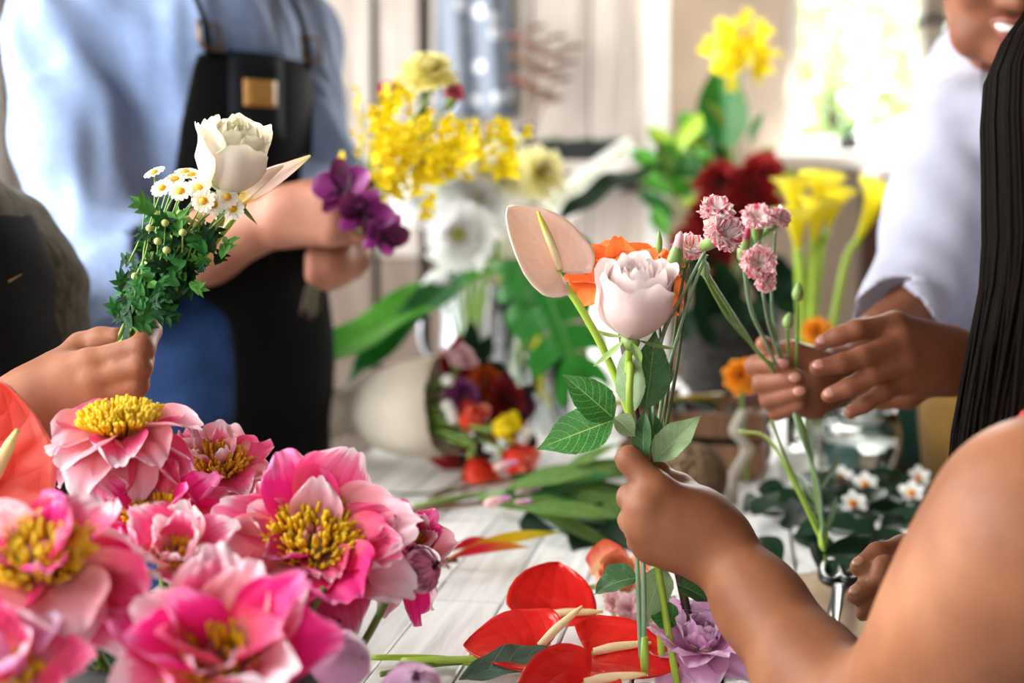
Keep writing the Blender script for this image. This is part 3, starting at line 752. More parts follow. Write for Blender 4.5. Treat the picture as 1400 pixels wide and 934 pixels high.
def carnation(root, ctr, axis, R, mat, sd, n=26, calyx=True, cl=.02, calr=.007):
    """petals, calyx; built under an existing spray"""
    r = np.random.RandomState(sd); M = frame_mat(ctr, axis)
    ms = []
    global RS
    for v in range(5):
        RS = np.random.RandomState(sd + v)
        ms.append(cat(petal(R * 1.15, R * 1.15, 1.35, -.5 - .2 * v, -.35, .5, .13, 4, [.12, .2, .4, .75, 1, .98, .8], tip=.05, nu=13, nv=9, fray=.10)).mesh('petal'))
    f = None
    for i in range(n):
        t = i / (n - 1.0); a = i * 2.399
        tilt = -1.0 * t ** .9 + .15 + r.normal() * .1
        o = part('petal', ms[i % 5], mat, root, M @ tr(0, 0, R * .05) @ rz(a) @ rx(tilt * .9) @ sc(r.uniform(.78, .95) - .10 * t))
    if calyx:
        part('calyx', cat(lathe([(0.0025, -cl - .006), (calr * .75, -cl), (calr, -cl * .4), (calr * .95, 0), (calr * .7, R * .35)], 10, True, False)).mesh('calyx'), M_calyx, root, M)
    return M
def bud(root, base, axis, L, r, tip=None, m=None, name='bud'):
    M = frame_mat(base, axis)
    o = part(name, cat(lathe([(r * .35, 0), (r * .8, L * .12), (r, L * .38), (r * .85, L * .62), (r * .5, L * .85), (r * .12, L)], 9, True, True)).mesh(name), m or M_calyx, root, M)
    if tip: part('bud_tip', cat(lathe([(r * .7, L * .62), (r * .55, L * .9), (r * .5, L * 1.08), (r * .1, L * 1.2)], 8, True, True)).mesh('tip'), tip, o, M)
    return o
def spathe(L, W, hollow=.25, recurve=.2, nu=21, nv=24, notch=.22, wav=.02, seed=0):
    """heart-shaped anthurium bract along +y from the spadix at the origin, two lobes behind it"""
    v = np.linspace(0, 1, nv); u = np.linspace(-1, 1, nu); UU, VV = np.meshgrid(u, v)
    w = W / 2 * np.interp(v, [0, .06, .16, .3, .45, .6, .75, .88, .96, 1], [.42, .78, .97, 1.0, .97, .86, .66, .40, .19, 0])
    yy = (VV - notch) * L
    # the two rear lobes: at v=0 the middle is pushed forward to the notch
    push = notch * L * (1 - np.abs(UU) ** .55) * np.clip(1 - VV / .45, 0, 1) ** 1.2
    x = UU * w[:, None]; y = yy + push + 0 * x
    z = hollow * W * .5 * (np.abs(UU) ** 2 * .8) * (1 - .6 * VV) - recurve * L * np.clip(VV - .45, 0, 1) ** 2 + wav * L * np.sin(VV * 9 + seed) * UU ** 2 - .06 * L * np.exp(-((x / (W * .12)) ** 2 + (y / (L * .14)) ** 2))
    return np.stack([x, y, z], -1).reshape(-1, 3), gridfaces(nu, nv), np.stack([(UU + 1) / 2, VV], -1).reshape(-1, 2)
def anthurium(name, label, ctr, tipdir, normal, L, W, mat, smat, spl, spr, spdir=None, foot=None, via=(), group=None, stemm=None, sd=0, hollow=.25, recurve=.2, sr=.003, spbend=.0, cat_='flower'):
    """ctr: where the spadix springs; tipdir: towards the tip of the bract; normal: the face of the bract"""
    M = frame_mat(ctr, normal, tipdir); root = thing(name, label, cat_, foot if foot is not None else ctr, group)
    me = cat(spathe(L, W, hollow, recurve, seed=sd)).mesh('spathe'); o = part('spathe', me, mat, root, M)
    md = o.modifiers.new('thick', 'SOLIDIFY'); md.thickness = .0012
    c = Vector(ctr); z = Vector(normal).normalized(); t = Vector(tipdir).normalized()
    sd_ = Vector(spdir).normalized() if spdir is not None else (z * .8 + t * .6).normalized()
    part('spadix', cat(tube([c - z * L * .03, c + sd_ * spl * .35, c + sd_ * spl * .7 + z * spbend * spl, c + sd_ * spl], [spr * .9, spr * 1.05, spr * .95, spr * .75, spr * .3], 20, 12)).mesh('spadix'), smat, root)
    if foot is not None: stem(root, [c - z * L * .05, c - z * L * .16 - t * L * .08, *via, foot], [sr * .9, sr], stemm or M_stemlt, n=34)
    return root
def leaf(root, base, tipdir, normal, L, W, mat, name='leaf', prof='ovate', stalk=None, **kw):
    M = frame_mat(base, normal, tipdir)
    o = part(name, cat(leafgeo(L, W, prof, **kw)).mesh(name), mat, root, M)
    if stalk is not None: part('leaf_stalk', cat(tube([base, stalk], [.0012, .0016], 8, 6)).mesh('stalk'), M_stem, o)
    return o
def monstera_geo(L, W, n=4):
    g = MB(); 
    for s in (-1, 1):
        for i in range(n):
            t0 = i / n; wv = W / 2 * (math.sin(PI * (.12 + .80 * (t0 + .5 / n))) ** .7)
            y0 = L * (t0 * .9); y1 = L * ((i + 1) / n * .9)
            nu, nv = 9, 5; u = np.linspace(0, 1, nu); v = np.linspace(0, 1, nv); UU, VV = np.meshgrid(u, v)
            gap = .06 * np.clip(UU - .45, 0, 1) ** .5
            yy = y0 + (y1 - y0) * (gap + (1 - 2 * gap) * VV) + UU ** 1.4 * L * (.02 + .24 * t0) - UU ** 2 * (1 - t0) ** 2 * L * .16
            edge = 1 - .12 * (2 * VV - 1) ** 2 * UU ** 3
            xx = s * wv * UU * edge; zz = .12 * np.abs(xx) - .55 * xx * xx / (W / 2) - .15 * yy * yy / L
            V = np.stack([xx, yy, zz], -1).reshape(-1, 3); f = gridfaces(nu, nv)
            if s < 0: f = [q[::-1] for q in f]
            UV = np.stack([.5 + s * UU * .5, t0 + VV / n], -1).reshape(-1, 2); g.add(V, f, UV)
    # tip
    V = [(0, L * .82, -.15 * L * .6), (-W * .13, L * .93, -.15 * L * .8), (0, L * 1.06, -.17 * L), (W * .13, L * .93, -.15 * L * .8)]
    g.add(V, [(0, 3, 2, 1)], [(.5, .9), (.3, .95), (.5, 1), (.7, .95)]); return g
def calla(name, label, base, axis, L, R, mat, foot, sd, hint=None, group=None, stemm=None):
    M = frame_mat(base, axis, hint); root = thing(name, label, 'flower', foot, group)
    nu, nv = 28, 18; v = np.linspace(0, 1, nv); th = np.linspace(-PI * 1.04, PI * 1.04, nu); TT, VV = np.meshgrid(th, v)
    rad = R * np.interp(v, [0, .1, .35, .6, .8, .93, 1], [.10, .17, .27, .42, .66, .95, 1.12])[:, None] * (1 + .03 * TT / PI)
    lip = .32 * np.cos(TT / 2) ** 2
    z = L * VV * (.72 + lip) - L * .10 * np.clip(VV - .85, 0, 1) ** 1 * 6 * (np.cos(TT) * .5 + .5) * .6
    tip = np.exp(-(TT / .25) ** 2) * np.clip(VV - .8, 0, 1) * .25 * L
    x = (rad + tip) * np.sin(TT); y = (rad + tip) * np.cos(TT)
    part('spathe', cat((np.stack([x, y, z], -1).reshape(-1, 3), gridfaces(nu, nv), np.stack([(TT / PI + 1) / 2, VV], -1).reshape(-1, 2))).mesh('spathe'), mat, root, M)
    part('spadix', cat(tube([(0, 0, L * .2), (0, 0, L * .72)], [R * .10, R * .10, R * .03], 8, 8)).mesh('spadix'), M_stamen, root, M)
    b = Vector(base); z = Vector(axis).normalized()
    stem(root, [b + z * L * .05, b - z * L * .5, foot], [.006, .0065], stemm or M_stemlt, n=18)
    return root
# ------------------------------------------------------------------ the bunch in the middle
DB = 1.085
V3 = lambda *a: Vector(a)
rose('pale_pink_rose', 'pale pink rose with serrated green leaves on a bright green stem', at(862, 461, DB), (.03, -.36, .93), .0298, .0605, M_pinkrose, 5, n=30, open_=.40, outer_flare=.10, shut=.5,
     foot=at(927, 944, DB), via=(at(862, 500, DB), at(861, 560, DB), at(874, 625, DB + .01), at(893, 740, DB + .012)), stemm=M_stemlt, stemr=.0029, spin=.4)
pr = [o for o in COL.objects if o.name == 'pale_pink_rose'][0]
def rleaf(root, base, tip, W, mat, normal, seed=0, d0=DB, d1=DB, fold=.18, droop=.25, wave=.008, stalk=None, **kw):
    b, t = at(base[0], base[1], d0), at(tip[0], tip[1], d1)
    return leaf(root, b, t - b, normal, (t - b).length * 1.03, W, mat, prof='ovate', fold=fold, droop=droop, wave=wave, ser=24, nu=11, nv=73, seed=seed, stalk=stalk)
n0 = (0, -.95, .25)
rleaf(pr, (840, 573), (768, 514), .030, M_roseleaf, (.25, -.92, .1), 1, DB - .008, DB - .005, stalk=at(868, 583, DB))
rleaf(pr, (840, 574), (736, 606), .036, M_roseleaf, (-.05, -.9, .4), 2, DB - .008, DB - .02, stalk=at(869, 584, DB))
rleaf(pr, (840, 571), (872, 590), .019, M_roseleafpale, (.1, -.8, .5), 3, DB - .012, DB - .02, fold=.35, droop=.6)
rleaf(pr, (868, 562), (838, 470), .026, M_roseleafpale, (-.5, -.8, .1), 4, DB + .006, DB - .005, droop=.3)
rleaf(pr, (882, 560), (900, 452), .032, M_roseleafdk, (.15, -.95, .1), 5, DB + .012, DB + .012)
rleaf(pr, (893, 632), (948, 562), .027, M_roseleafpale, (-.3, -.85, .4), 6, DB, DB - .012, wave=.02, fold=.4)
rleaf(pr, (880, 628), (866, 560), .018, M_roseleafdk, (-.4, -.8, .2), 7, DB - .006, DB - .014, fold=.45, droop=.5)
rleaf(pr, (897, 628), (905, 555), .018, M_roseleafdk, (.5, -.8, .2), 8, DB + .015, DB + .01, fold=.4)
# the orange rose behind it
org = peony('orange_rose', 'wide open orange rose tucked behind the pale pink rose', at(852, 386, DB + .062), (-.04, -.34, .94), .047,
      [(4, .5, .55, 1.35, .3, 1.2, .02), (5, .75, .8, 1.1, -.1, 1.0, .03), (6, 1.0, 1.0, .75, -.7, .8, .04), (7, 1.15, 1.1, .35, -1.1, .5, .04)], M_orange, 9, eye=False)
stem(org, [at(842, 412, DB + .052), at(862, 520, DB + .04), at(880, 620, DB + .03), at(905, 690, DB + .02), at(926, 775, DB + .018), at(962, 944, DB + .02)], [.003, .0036], M_stemdk, n=34)
rleaf(org, (872, 790), (818, 770), .030, M_roseleafdk, (-.1, -.6, .8), 11, DB + .01, DB - .005, wave=.03, fold=.5, droop=.8)
rleaf(org, (905, 772), (880, 855), .028, M_roseleafpale, (.2, -.95, .1), 12, DB + .012, DB + .012, wave=.02)
rleaf(org, (925, 800), (972, 800), .024, M_roseleafdk, (.0, -.7, .7), 13, DB + .015, DB, wave=.03, fold=.5, droop=.9)
rleaf(org, (925, 855), (884, 822), .022, M_roseleaf, (.2, -.9, .3), 14, DB + .015, DB + .02, wave=.02)
for i in range(7):      # thorns on the dark stem
    t = i / 6.; p = at(926 + 34 * t, 775 + 160 * t, DB + .018); s = 1 if i % 2 else -1
    part('thorn', cat(tube([p, p + V3(s * .005, -.002, .002)], [.0014, .0002], 4, 5)).mesh('thorn'), M_stemdk, org)
# peach anthurium
anthurium('peach_anthurium', 'pale peach anthurium with an upright cream spadix beside the pale rose', at(767, 366, DB - .005), (-.66, -.05, .75), (.42, -.86, .26), .078, .061, M_sp_peach, M_spadix,
          .050, .0031, spdir=at(733, 281, DB - .03) - at(767, 364, DB - .005), foot=at(908, 944, DB + .022), via=(at(790, 415, DB + .01), at(826, 480, DB + .02), at(858, 560, DB + .025), at(884, 660, DB + .022), at(898, 790, DB + .02)), hollow=.30, recurve=.12, sr=.0032, sd=2)
# spray carnation held with the roses
def spray(name, label, foot, group=None): return thing(name, label, 'flower', foot, group)
cs = spray('spray_carnation', 'striped pink spray carnation with paired blooms and tight green buds', at(880, 935, DB - .005))
j = at(903, 470, DB + .03)
part('stem', cat(tube([at(963, 345, DB + .028), at(935, 400, DB + .03), j, at(890, 600, DB + .02), at(878, 690, DB + .012), at(880, 800, DB), at(881, 922, DB - .005)], [.0014, .0016, .0018, .0022], 50, 8)).mesh('stem'), M_bluegreen, cs)
part('stem', cat(tube([at(966, 348, DB + .028), at(942, 410, DB + .035), at(910, 520, DB + .035), at(893, 620, DB + .03), at(872, 700, DB + .01), at(872, 800, DB + .002), at(876, 900, DB - .004)], [.0013, .0014, .0018], 50, 8)).mesh('stem'), M_bluegreen, cs)
part('stem', cat(tube([at(922, 372, DB + .02), at(915, 420, DB + .03), j], [.0012, .0014], 20, 7)).mesh('stem'), M_stemolive, cs)
part('stem', cat(tube([at(901, 350, DB + .03), at(900, 400, DB + .03), j], [.0008, .0012], 20, 7)).mesh('stem'), M_stemolive, cs)
part('stem', cat(tube([at(938, 360, DB + .05), at(926, 430, DB + .05), at(912, 540, DB + .04), at(896, 640, DB + .02)], [.0012, .0016], 30, 7)).mesh('stem'), M_stemolive, cs)
part('stem', cat(tube([at(946, 330, DB + .06), at(930, 470, DB + .05), at(905, 620, DB + .03)], [.0012, .0016], 30, 7)).mesh('stem'), M_stemolive, cs)
part('stem_foot', cat(lathe([(.0022, .0), (.0034, .012), (.0026, .03)], 8, True, True)).mesh('stem_foot'), M_stemlt, cs, Matrix.Translation(at(881, 924, DB - .005)))
ax = (.55, -.45, .62)
carnation(cs, at(984, 322, DB + .022), (.35, -.75, .35), .0185, M_carn, 21, 34, True, .022, .0062)
carnation(cs, at(979, 295, DB + .032), (-.1, -.5, .8), .0155, M_carn, 22, 30, True, .018, .005)
carnation(cs, at(941, 346, DB + .055), (.1, -.6, .6), .0155, M_carn, 23, 26, True, .018, .005)
bud(cs, at(918, 378, DB + .02), (.18, -.15, 1), .030, .0065, M_blush)
bud(cs, at(901, 346, DB + .03), (0, 0, 1), .018, .0028)
for p, q, L in (((963, 352), (975, 395), .02), ((905, 470), (880, 495), .02), ((912, 530), (930, 500), .018), ((900, 600), (918, 560), .02)):
    leaf(cs, at(*p, DB + .025), at(*q, DB + .02) - at(*p, DB + .025), (.2, -.9, .2), L, .0035, M_bluegreen, prof='lance', nu=5, nv=10, droop=.6)
# spray carnations gathered in the fist
DF = 1.24
cs2 = spray('spray_carnation', 'pink and white striped carnation spray rising from the closed fist', at(1105, 700, 1.36))
def tb(root, pts, r, m=M_bluegreen, n=24): part('stem', cat(tube([at(*p) for p in pts], r, n, 7)).mesh('stem'), m, root)
tb(cs2, [(1038, 330, DF), (1042, 395, DF + .02), (1056, 450, DF + .08), (1072, 500, DF + .14), (1090, 580, DF + .13), (1118, 660, DF + .14), (1125, 735, DF + .15)], [.0016, .0018, .002], n=40)
tb(cs2, [(1060, 318, DF + .01), (1055, 390, DF + .03), (1058, 440, DF + .08), (1068, 490, DF + .12)], [.0014, .0016])
tb(cs2, [(1042, 392, DF), (1050, 440, DF + .06), (1066, 490, DF + .12)], [.0014, .0016])
tb(cs2, [(1016, 352, DF), (1026, 420, DF + .04), (1043, 460, DF + .08), (1062, 500, DF + .12)], [.0022, .0016])
carnation(cs2, at(1036, 304, DF), (-.1, -.7, .6), .0165, M_carn, 31, 30, True, .02, .0058)
carnation(cs2, at(1062, 302, DF + .01), (.45, -.6, .5), .0125, M_carn, 32, 22, True, .018, .005)
carnation(cs2, at(1036, 362, DF - .01), (.0, -.85, .3), .0185, M_carn, 33, 34, False)
carnation(cs2, at(1044, 382, DF - .005), (.15, -.7, -.2), .0125, M_carn, 34, 22, True, .016, .005)
bud(cs2, at(1014, 358, DF), (.15, -.1, 1), .026, .006, M_pinkcarn)
cs3 = spray('spray_carnation', 'budding carnation stems leaning out of the closed fist', at(1140, 770, 1.42))
tb(cs3, [(966, 374, DF), (990, 412, DF + .03), (1012, 446, DF + .06), (1040, 487, DF + .11), (1075, 520, DF + .13), (1110, 640, DF + .14), (1130, 770, DF + .16)], [.0018, .0018, .0022], M_stem, 44)
tb(cs3, [(964, 378, DF), (982, 412, DF + .02), (1000, 440, DF + .05), (1034, 478, DF + .1), (1060, 510, DF + .12)], [.0016, .0018], M_stem)
tb(cs3, [(1090, 410, DF + .1), (1090, 470, DF + .12), (1088, 520, DF + .14)], [.0014, .0018], M_stem)
tb(cs3, [(1076, 450, DF + .1), (1078, 480, DF + .12), (1082, 520, DF + .14)], [.0014, .0018], M_stem)
bud(cs3, at(1090, 412, DF + .1), (.02, -.1, 1), .018, .0055); bud(cs3, at(1076, 449, DF + .1), (.1, -.1, 1), .015, .0055)
bud(cs3, at(964, 378, DF), (-.15, 0, 1), .016, .005)
tb(cs3, [(1055, 575, DF + .12), (1080, 640, DF + .14), (1120, 720, DF + .15)], [.0016], M_stem); tb(cs3, [(1010, 590, 1.4), (1050, 600, 1.4), (1085, 660, 1.4), (1123, 740, 1.4)], [.0016], M_stemlt)
for p, q in (((1124, 735), (1150, 700)), ((1122, 700), (1100, 650)), ((1120, 670), (1160, 630)), ((1112, 640), (1116, 590))):
    leaf(cs3, at(*p, 1.39), at(*q, 1.38) - at(*p, 1.39), (.2, -.9, .2), .05, .006, M_bluegreen, prof='lance', nu=5, nv=10, droop=.6)
bud(cs3, at(1125, 752, 1.4), (0, 0, 1), .03, .005, None, M_stemlt, 'node')

# ------------------------------------------------------------------ the bunch held by the person in black
DL = 1.13
rose('cream_rose', 'cream white rose with green tinged petal rims above the daisies', at(309, 262, DL), (.26, -.40, .88), .0290, .0600, M_whiterose, 15, n=28, open_=.22, outer_flare=.10, shut=.28,
     foot=at(160, 474, DL - .002), via=(at(300, 300, DL + .01), at(250, 380, DL + .012), at(195, 445, DL + .004)), stemm=M_stemlt, stemr=.0028, spin=1.1)
lp = thing('lily_bloom', 'half open pale lily with pink petals and yellow throat beside the cream rose', 'flower', at(165, 478, DL))
M_lilyp = petal_mat('lily_petal', [(0, '#f0c020'), (.22, '#f2d060'), (.4, '#f6e2d2'), (.8, '#f5d8d0'), (1, '#e8d8a0')], .3, .12, .5)
b0 = at(322, 284, DL + .02); td = at(415, 203, DL + .01) - b0
for i, (spin, ln, wd) in enumerate(((0, 1.0, .020), (.55, .82, .022), (-.6, .78, .020))):
    RS = np.random.RandomState(70 + i)
    part('petal', cat(petal(td.length * ln, wd, .06 * i, -.12, .1, 1.1, .01, 2, [.25, .55, .85, 1, .95, .75, .45, .08])).mesh('petal'), M_lilyp, lp, frame_mat(b0, (-.15 + spin * .5, -.85 + .4 * abs(spin), .35), td) @ rz(spin * .35))
stem(lp, [b0, at(330, 285, DL + .025), at(250, 385, DL + .016), at(170, 470, DL + .002)], [.0022, .003], M_stemlt)
dz = thing('daisy_spray', 'spray of small white daisies with round buds and dark leafy stems', 'flower', at(160, 476, DL))
rs = np.random.RandomState(8)
RS = np.random.RandomState(5)
dm = MB(); M_budgreen = plain('bud_green', '#b4bc6a', .6, .15, 200); M_daisy = petal_mat('daisy_cream', [(0, '#e8dfa0'), (.4, '#f6f0dc'), (1, '#fbf7ea')], .4, .05, .6)
for i in range(13): dm.add(*xform(petal(.0092, .0056, .25, -.35, 0, .5, .02, 2, [.5, .7, .9, 1, .9, .5], nu=4, nv=5, r0=.002), rz(2 * PI * i / 13)))
dm = dm.mesh('daisy'); de = cat(ball((0, 0, .001), (.0036, .0036, .0022), 9, 6)).mesh('daisy_eye')
for (px, py, dd, ax_) in [(212, 237, 0, (-.3, -.4, .8)), (222, 258, -.01, (-.2, -.7, .6)), (240, 246, 0, (-.1, -.5, .8)), (262, 240, .005, (0, -.4, .9)), (247, 262, -.02, (0, -.8, .5)), (272, 258, -.018, (.1, -.9, .4)),
                          (286, 246, -.01, (.1, -.6, .7)), (292, 280, -.02, (.3, -.8, .2)), (310, 270, -.015, (.3, -.8, .3)), (278, 275, -.026, (0, -1, .2)), (254, 236, .01, (0, -.3, .9)), (232, 248, .012, (-.3, -.3, .8)), (318, 285, -.01, (.4, -.8, .0))]:
    p = at(px, py, DL + dd)
    o = part('daisy', dm, M_daisy, dz, frame_mat(p, ax_) @ sc(.84)); part('daisy_eye', de, M_stamenorange, o, frame_mat(p, ax_) @ sc(.88))
    e = at(190 + rs.uniform(-12, 12), 420, DL + rs.uniform(-.015, .01)); part('stalk', cat(tube([p, (p + e) / 2 + V3(rs.uniform(-.004, .004), 0, .006), e], [.0007, .0011], 8, 5)).mesh('stalk'), M_stem, dz)
for (px, py) in [(198, 288), (214, 293), (226, 305), (238, 322), (205, 312), (256, 300), (265, 306), (250, 318), (228, 342), (203, 360), (185, 378), (272, 296), (246, 292), (216, 330)]:
    p = at(px, py, DL - .02 + rs.uniform(-.01, .01)); o = part('daisy_bud', cat(ball(p, (.0034, .0034, .003), 8, 6)).mesh('daisy_bud'), M_budgreen, dz)
    e = at(px - 14 + rs.uniform(-8, 8), py + 70, DL - .005); part('stalk', cat(tube([p, (p + e) / 2 + V3(.003, 0, 0), e], [.0006, .001], 7, 5)).mesh('stalk'), M_stem, dz)
for i in range(7):
    a = at(210 + 14 * i, 300, DL + rs.uniform(-.015, .015)); e = at(160 + rs.uniform(-4, 8), 472, DL + rs.uniform(-.004, .004))
    part('stalk', cat(tube([a, a * .45 + e * .55 + V3(.006, 0, .004), e], [.001, .0018], 10, 6)).mesh('stalk'), M_stem, dz)
def lobed(L):
    g = MB(); g.add(*leafgeo(L, L * .42, 'ovate', .3, .5, nu=5, nv=9))
    for s in (-1, 1):
        for y in (.3, .55): g.add(*xform(leafgeo(L * .45, L * .2, 'ovate', .3, .4, nu=4, nv=6), tr(0, L * y, 0) @ rz(-s * .9)))
    return g.mesh('leaf')
lm = [lobed(.026), lobed(.02), lobed(.015)]
M_herbs = [M_herb, plain('herb_leaf_dark', '#123818', .65, .3, 90, spec=.2), plain('herb_leaf_light', '#4d8a35', .6, .25, 90, spec=.2)]
hm = {}
for i in range(170):
    t = rs.rand() ** .85; c = np.array([178, 448]) * (1 - t) + np.array([272, 318]) * t; w_ = 24 + 26 * t
    off = rs.normal() * .5; px = c[0] + off * w_ * -.8; py = c[1] + off * w_ * -.55
    p = at(px, py, DL + rs.uniform(-.03, .02)); k = i % 3; mm = M_herbs[rs.choice(3, p=[.45, .35, .2])]
    me = hm.setdefault((k, mm.name), lm[k].copy())
    if not me.materials: me.materials.append(mm)
    nrm = Vector((rs.normal() * .5, -.9, rs.normal() * .4 + .3)); td_ = Vector((rs.normal() * .7 - .3, rs.normal() * .2, rs.normal() * .5 + .5))
    part('leaf', me, mm, dz, frame_mat(p, nrm, td_))
# ------------------------------------------------------------------ peonies in their bucket
G = 'open pink peonies crowded in the bucket'
BK = V3(-.215, .93, TZ)
M_enamel = plain('dark_enamel', '#0f1512', .35, .2, 20)
bk = thing('flower_bucket', 'dark bucket of water under the pink peonies', 'bucket', BK)
part('body', cat(lathe([(.001, .004), (.082, .004), (.086, .0), (.088, .004), (.098, .09), (.1, .094), (.096, .092), (.084, .008), (.001, .008)], 32)).mesh('body'), M_enamel, bk, tr(BK))
foot = lambda i: BK + V3(.03 * math.cos(i * 2.4), .03 * math.sin(i * 2.4), .02)
side = [(9, 1.0, .92, .25, -.75, .7, .05), (8, 1.02, .9, -.1, -1.0, .6, .05), (7, .9, .85, -.5, -.9, .5, .05)]
face = [(5, .72, .55, .62, -.1, .9, .08), (8, 1.0, .9, .45, -.15, .8, .05), (9, 1.05, .95, .1, -.1, .7, .05)]
up_ = [(5, .95, .72, 1.2, -.25, 1.0, .03), (6, 1.1, .85, .85, -.2, .9, .04), (7, 1.1, .95, .45, -.25, .7, .04)]
peony('peony', 'soft pink peony seen side on, petals drooping below a domed yellow centre', at(165, 594, 1.04), (-.04, -.16, .98), .0565, side, [M_peonypale, M_peony, M_peonypale], 3, 480, .66, .46, group=G, foot=foot(0))
peony('peony', 'pink peony with orange yellow stamens and ragged white tipped petals behind the others', at(298, 646, 1.15), (.10, -.38, .9), .053, [(5, .7, .4, 1.0, .1, .8, .1), (8, 1.0, .8, .3, -.35, .7, .06), (8, 1.0, .85, -.1, -.6, .6, .05)], [M_peonypale, M_peony], 4, 190, .55, .45, M_stamenorange, G, foot=foot(1))
peony('peony', 'small magenta peony with a bright yellow tuft between larger blooms', at(215, 714, 1.02), (-.05, -.42, .9), .050, [(4, .85, .7, .9, -.1, .9, .05), (6, 1.0, .85, .45, -.2, .8, .06), (7, 1.05, .9, .0, -.3, .6, .05)], [M_peonyhot, M_peony], 5, 150, .5, .42, group=G, foot=foot(2))
peony('peony', 'half hidden pink peony with a small amber centre', at(244, 766, .95), (.12, -.55, .82), .040, [(5, .9, .75, .95, 0, .9, .06), (6, 1.05, .9, .5, -.2, .8, .05)], [M_peonypale, M_peony], 6, 110, .42, .42, M_stamenorange, G, foot=foot(3))
peony('peony', 'big deep pink peony with a broad golden centre and red shadowed skirt', at(56, 775, .84), (.06, -.42, .9), .066, [(5, .6, .5, .9, 0, .8, .08), (8, 1.0, .9, .15, -.55, .7, .05), (9, 1.05, .95, -.25, -.8, .6, .05)], [M_peony, M_peonyhot, M_peonypale], 7, 300, .64, .38, group=G, foot=foot(4))
peony('peony', 'large salmon pink peony wide open with a ring of yellow stamens, edge of the bunch', at(428, 748, 1.0), (.10, -.62, .78), .072, face, [M_peony, M_peonypale, M_peony, M_peonyhot], 8, 330, .62, .36, group=G, foot=foot(5), hint=(0, 0, 1))
peony('peony', 'tall cupped pink peony with broad upright petals around yellow stamens', at(300, 918, .82), (.02, -.55, .83), .064, up_, [M_peony, M_peonypale, M_peonyhot], 9, 200, .55, .45, group=G, foot=foot(6))
peony('peony', 'magenta peony turned away at the edge of the bunch with ragged outer petals', at(545, 762, 1.06), (.55, -.35, .62), .044, [(6, .85, .8, 1.1, .25, 1.1, .06), (6, 1.0, .9, .75, .1, 1.0, .06), (8, 1.15, .6, -.1, -.4, .5, .08)], [M_peonyhot, M_peony, M_peonypale], 12, 50, .4, .6, M_stamenorange, G, foot=foot(7))
peony('peony', 'dusky pink peony low at the bucket rim in shadow', at(20, 930, .78), (-.1, -.4, .9), .048, [(6, .8, .7, .9, .1, .9, .05), (7, 1.0, .9, .3, -.3, .7, .05)], [M_peony, M_lilac], 13, 90, .4, .3, group=G, foot=foot(8))
def pbud(label, ctr, axis, R, mat, sd, foot_):
    M = frame_mat(ctr, axis); root = thing('peony_bud', label, 'flower bud', ctr, 'peony buds in the bucket')
    for i in range(9):
        t = i / 8.
        part('petal', cat(rosepetal(R * (.45 + .55 * t), R * 1.75, 1.25, i * 2.399, .30, 0, .06, 0, sd + i)).mesh('petal'), mat, root, M @ tr(0, 0, -R * .9))
    part('calyx', cat(ball((0, 0, -R * .85), (R * .45, R * .45, R * .25))).mesh('calyx'), M_calyx, root, M)
    stem(root, [Vector(ctr) - Vector(axis).normalized() * R, foot_ * .4 + Vector(ctr) * .6 - V3(0, 0, .03), foot_], [.003], M_stem)
M_streak = petal_mat('streaked_bud_petal', [(0, '#2a0814'), (.35, '#6d1a3c'), (.6, '#e0a0b8'), (.75, '#7d2a4c'), (1, '#c87090')], .1, .4, .4)
pbud('closed lilac pink peony bud under the salmon peony', at(462, 905, .88), (.2, -.3, .92), .021, M_lilac, 300, foot(9))
pbud('pale lilac peony bud low on the table edge', at(560, 950, .92), (.3, -.5, .8), .022, M_lilac, 340, foot(10))
pbud('dark wine streaked peony bud at the edge of the bunch', at(573, 780, 1.0), (.75, -.5, .3), .0175, M_streak, 320, foot(11))
# foliage of the peonies: dark leaves among the heads
pl = thing('peony_foliage', 'dark green peony leaves among the pink blooms', 'foliage', BK)
rs = np.random.RandomState(12)
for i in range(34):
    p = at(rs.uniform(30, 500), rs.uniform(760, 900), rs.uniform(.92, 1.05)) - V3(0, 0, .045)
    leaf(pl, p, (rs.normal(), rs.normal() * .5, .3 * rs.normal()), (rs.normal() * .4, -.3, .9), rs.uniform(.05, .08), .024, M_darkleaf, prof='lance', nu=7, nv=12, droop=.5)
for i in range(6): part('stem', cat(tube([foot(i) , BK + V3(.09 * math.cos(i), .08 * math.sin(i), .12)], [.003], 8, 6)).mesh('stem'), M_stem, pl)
anthurium('coral_anthurium', 'large coral red anthurium with a tan spadix leaning over the peonies', at(-18, 668, 1.02), (.12, -.05, .95), (.28, -.93, .12), .100, .094, M_sp_coral, M_spadix2, .064, .0052,
          spdir=at(34, 577, .985) - at(-12, 664, 1.02), foot=foot(12), via=(at(20, 760, 1.04),), hollow=.2, recurve=-.05, sd=4)
# ------------------------------------------------------------------ people
def skin_mat(name, c, c2, c3):
    N = NT(name); o = N.coord('Object')
    n1 = N.noise(o, 16, 4); n2 = N.noise(o, 420, 2)
    c = N.ramp(n1, [(.3, lin(c2)), (.52, lin(c)), (.75, lin(c3))]); N.col(c)
    N.p(Roughness=.56, Specular_IOR_Level=.32, Subsurface_Weight=.12, Subsurface_Radius=(.012, .005, .003), Subsurface_Scale=.6)
    N.bump(N.math('ADD', N.math('MULTIPLY', n2, .6), N.math('MULTIPLY', N.noise(o, 130, 3), .8)), .22, .001); return N.m
SK_w = skin_mat('skin_tan', '#8f5a3c', '#7a4a30', '#a26c4a')
SK_l = skin_mat('skin_warm', '#9a5f41', '#875034', '#ab6e4d')
SK_m = skin_mat('skin_fair', '#ab735c', '#985f49', '#bb856d')
SK_r = skin_mat('skin_bronze', '#875239', '#70422c', '#9a6448')
def nail_mat(name, c): return plain(name, c, .3, .05, 60, spec=.5)
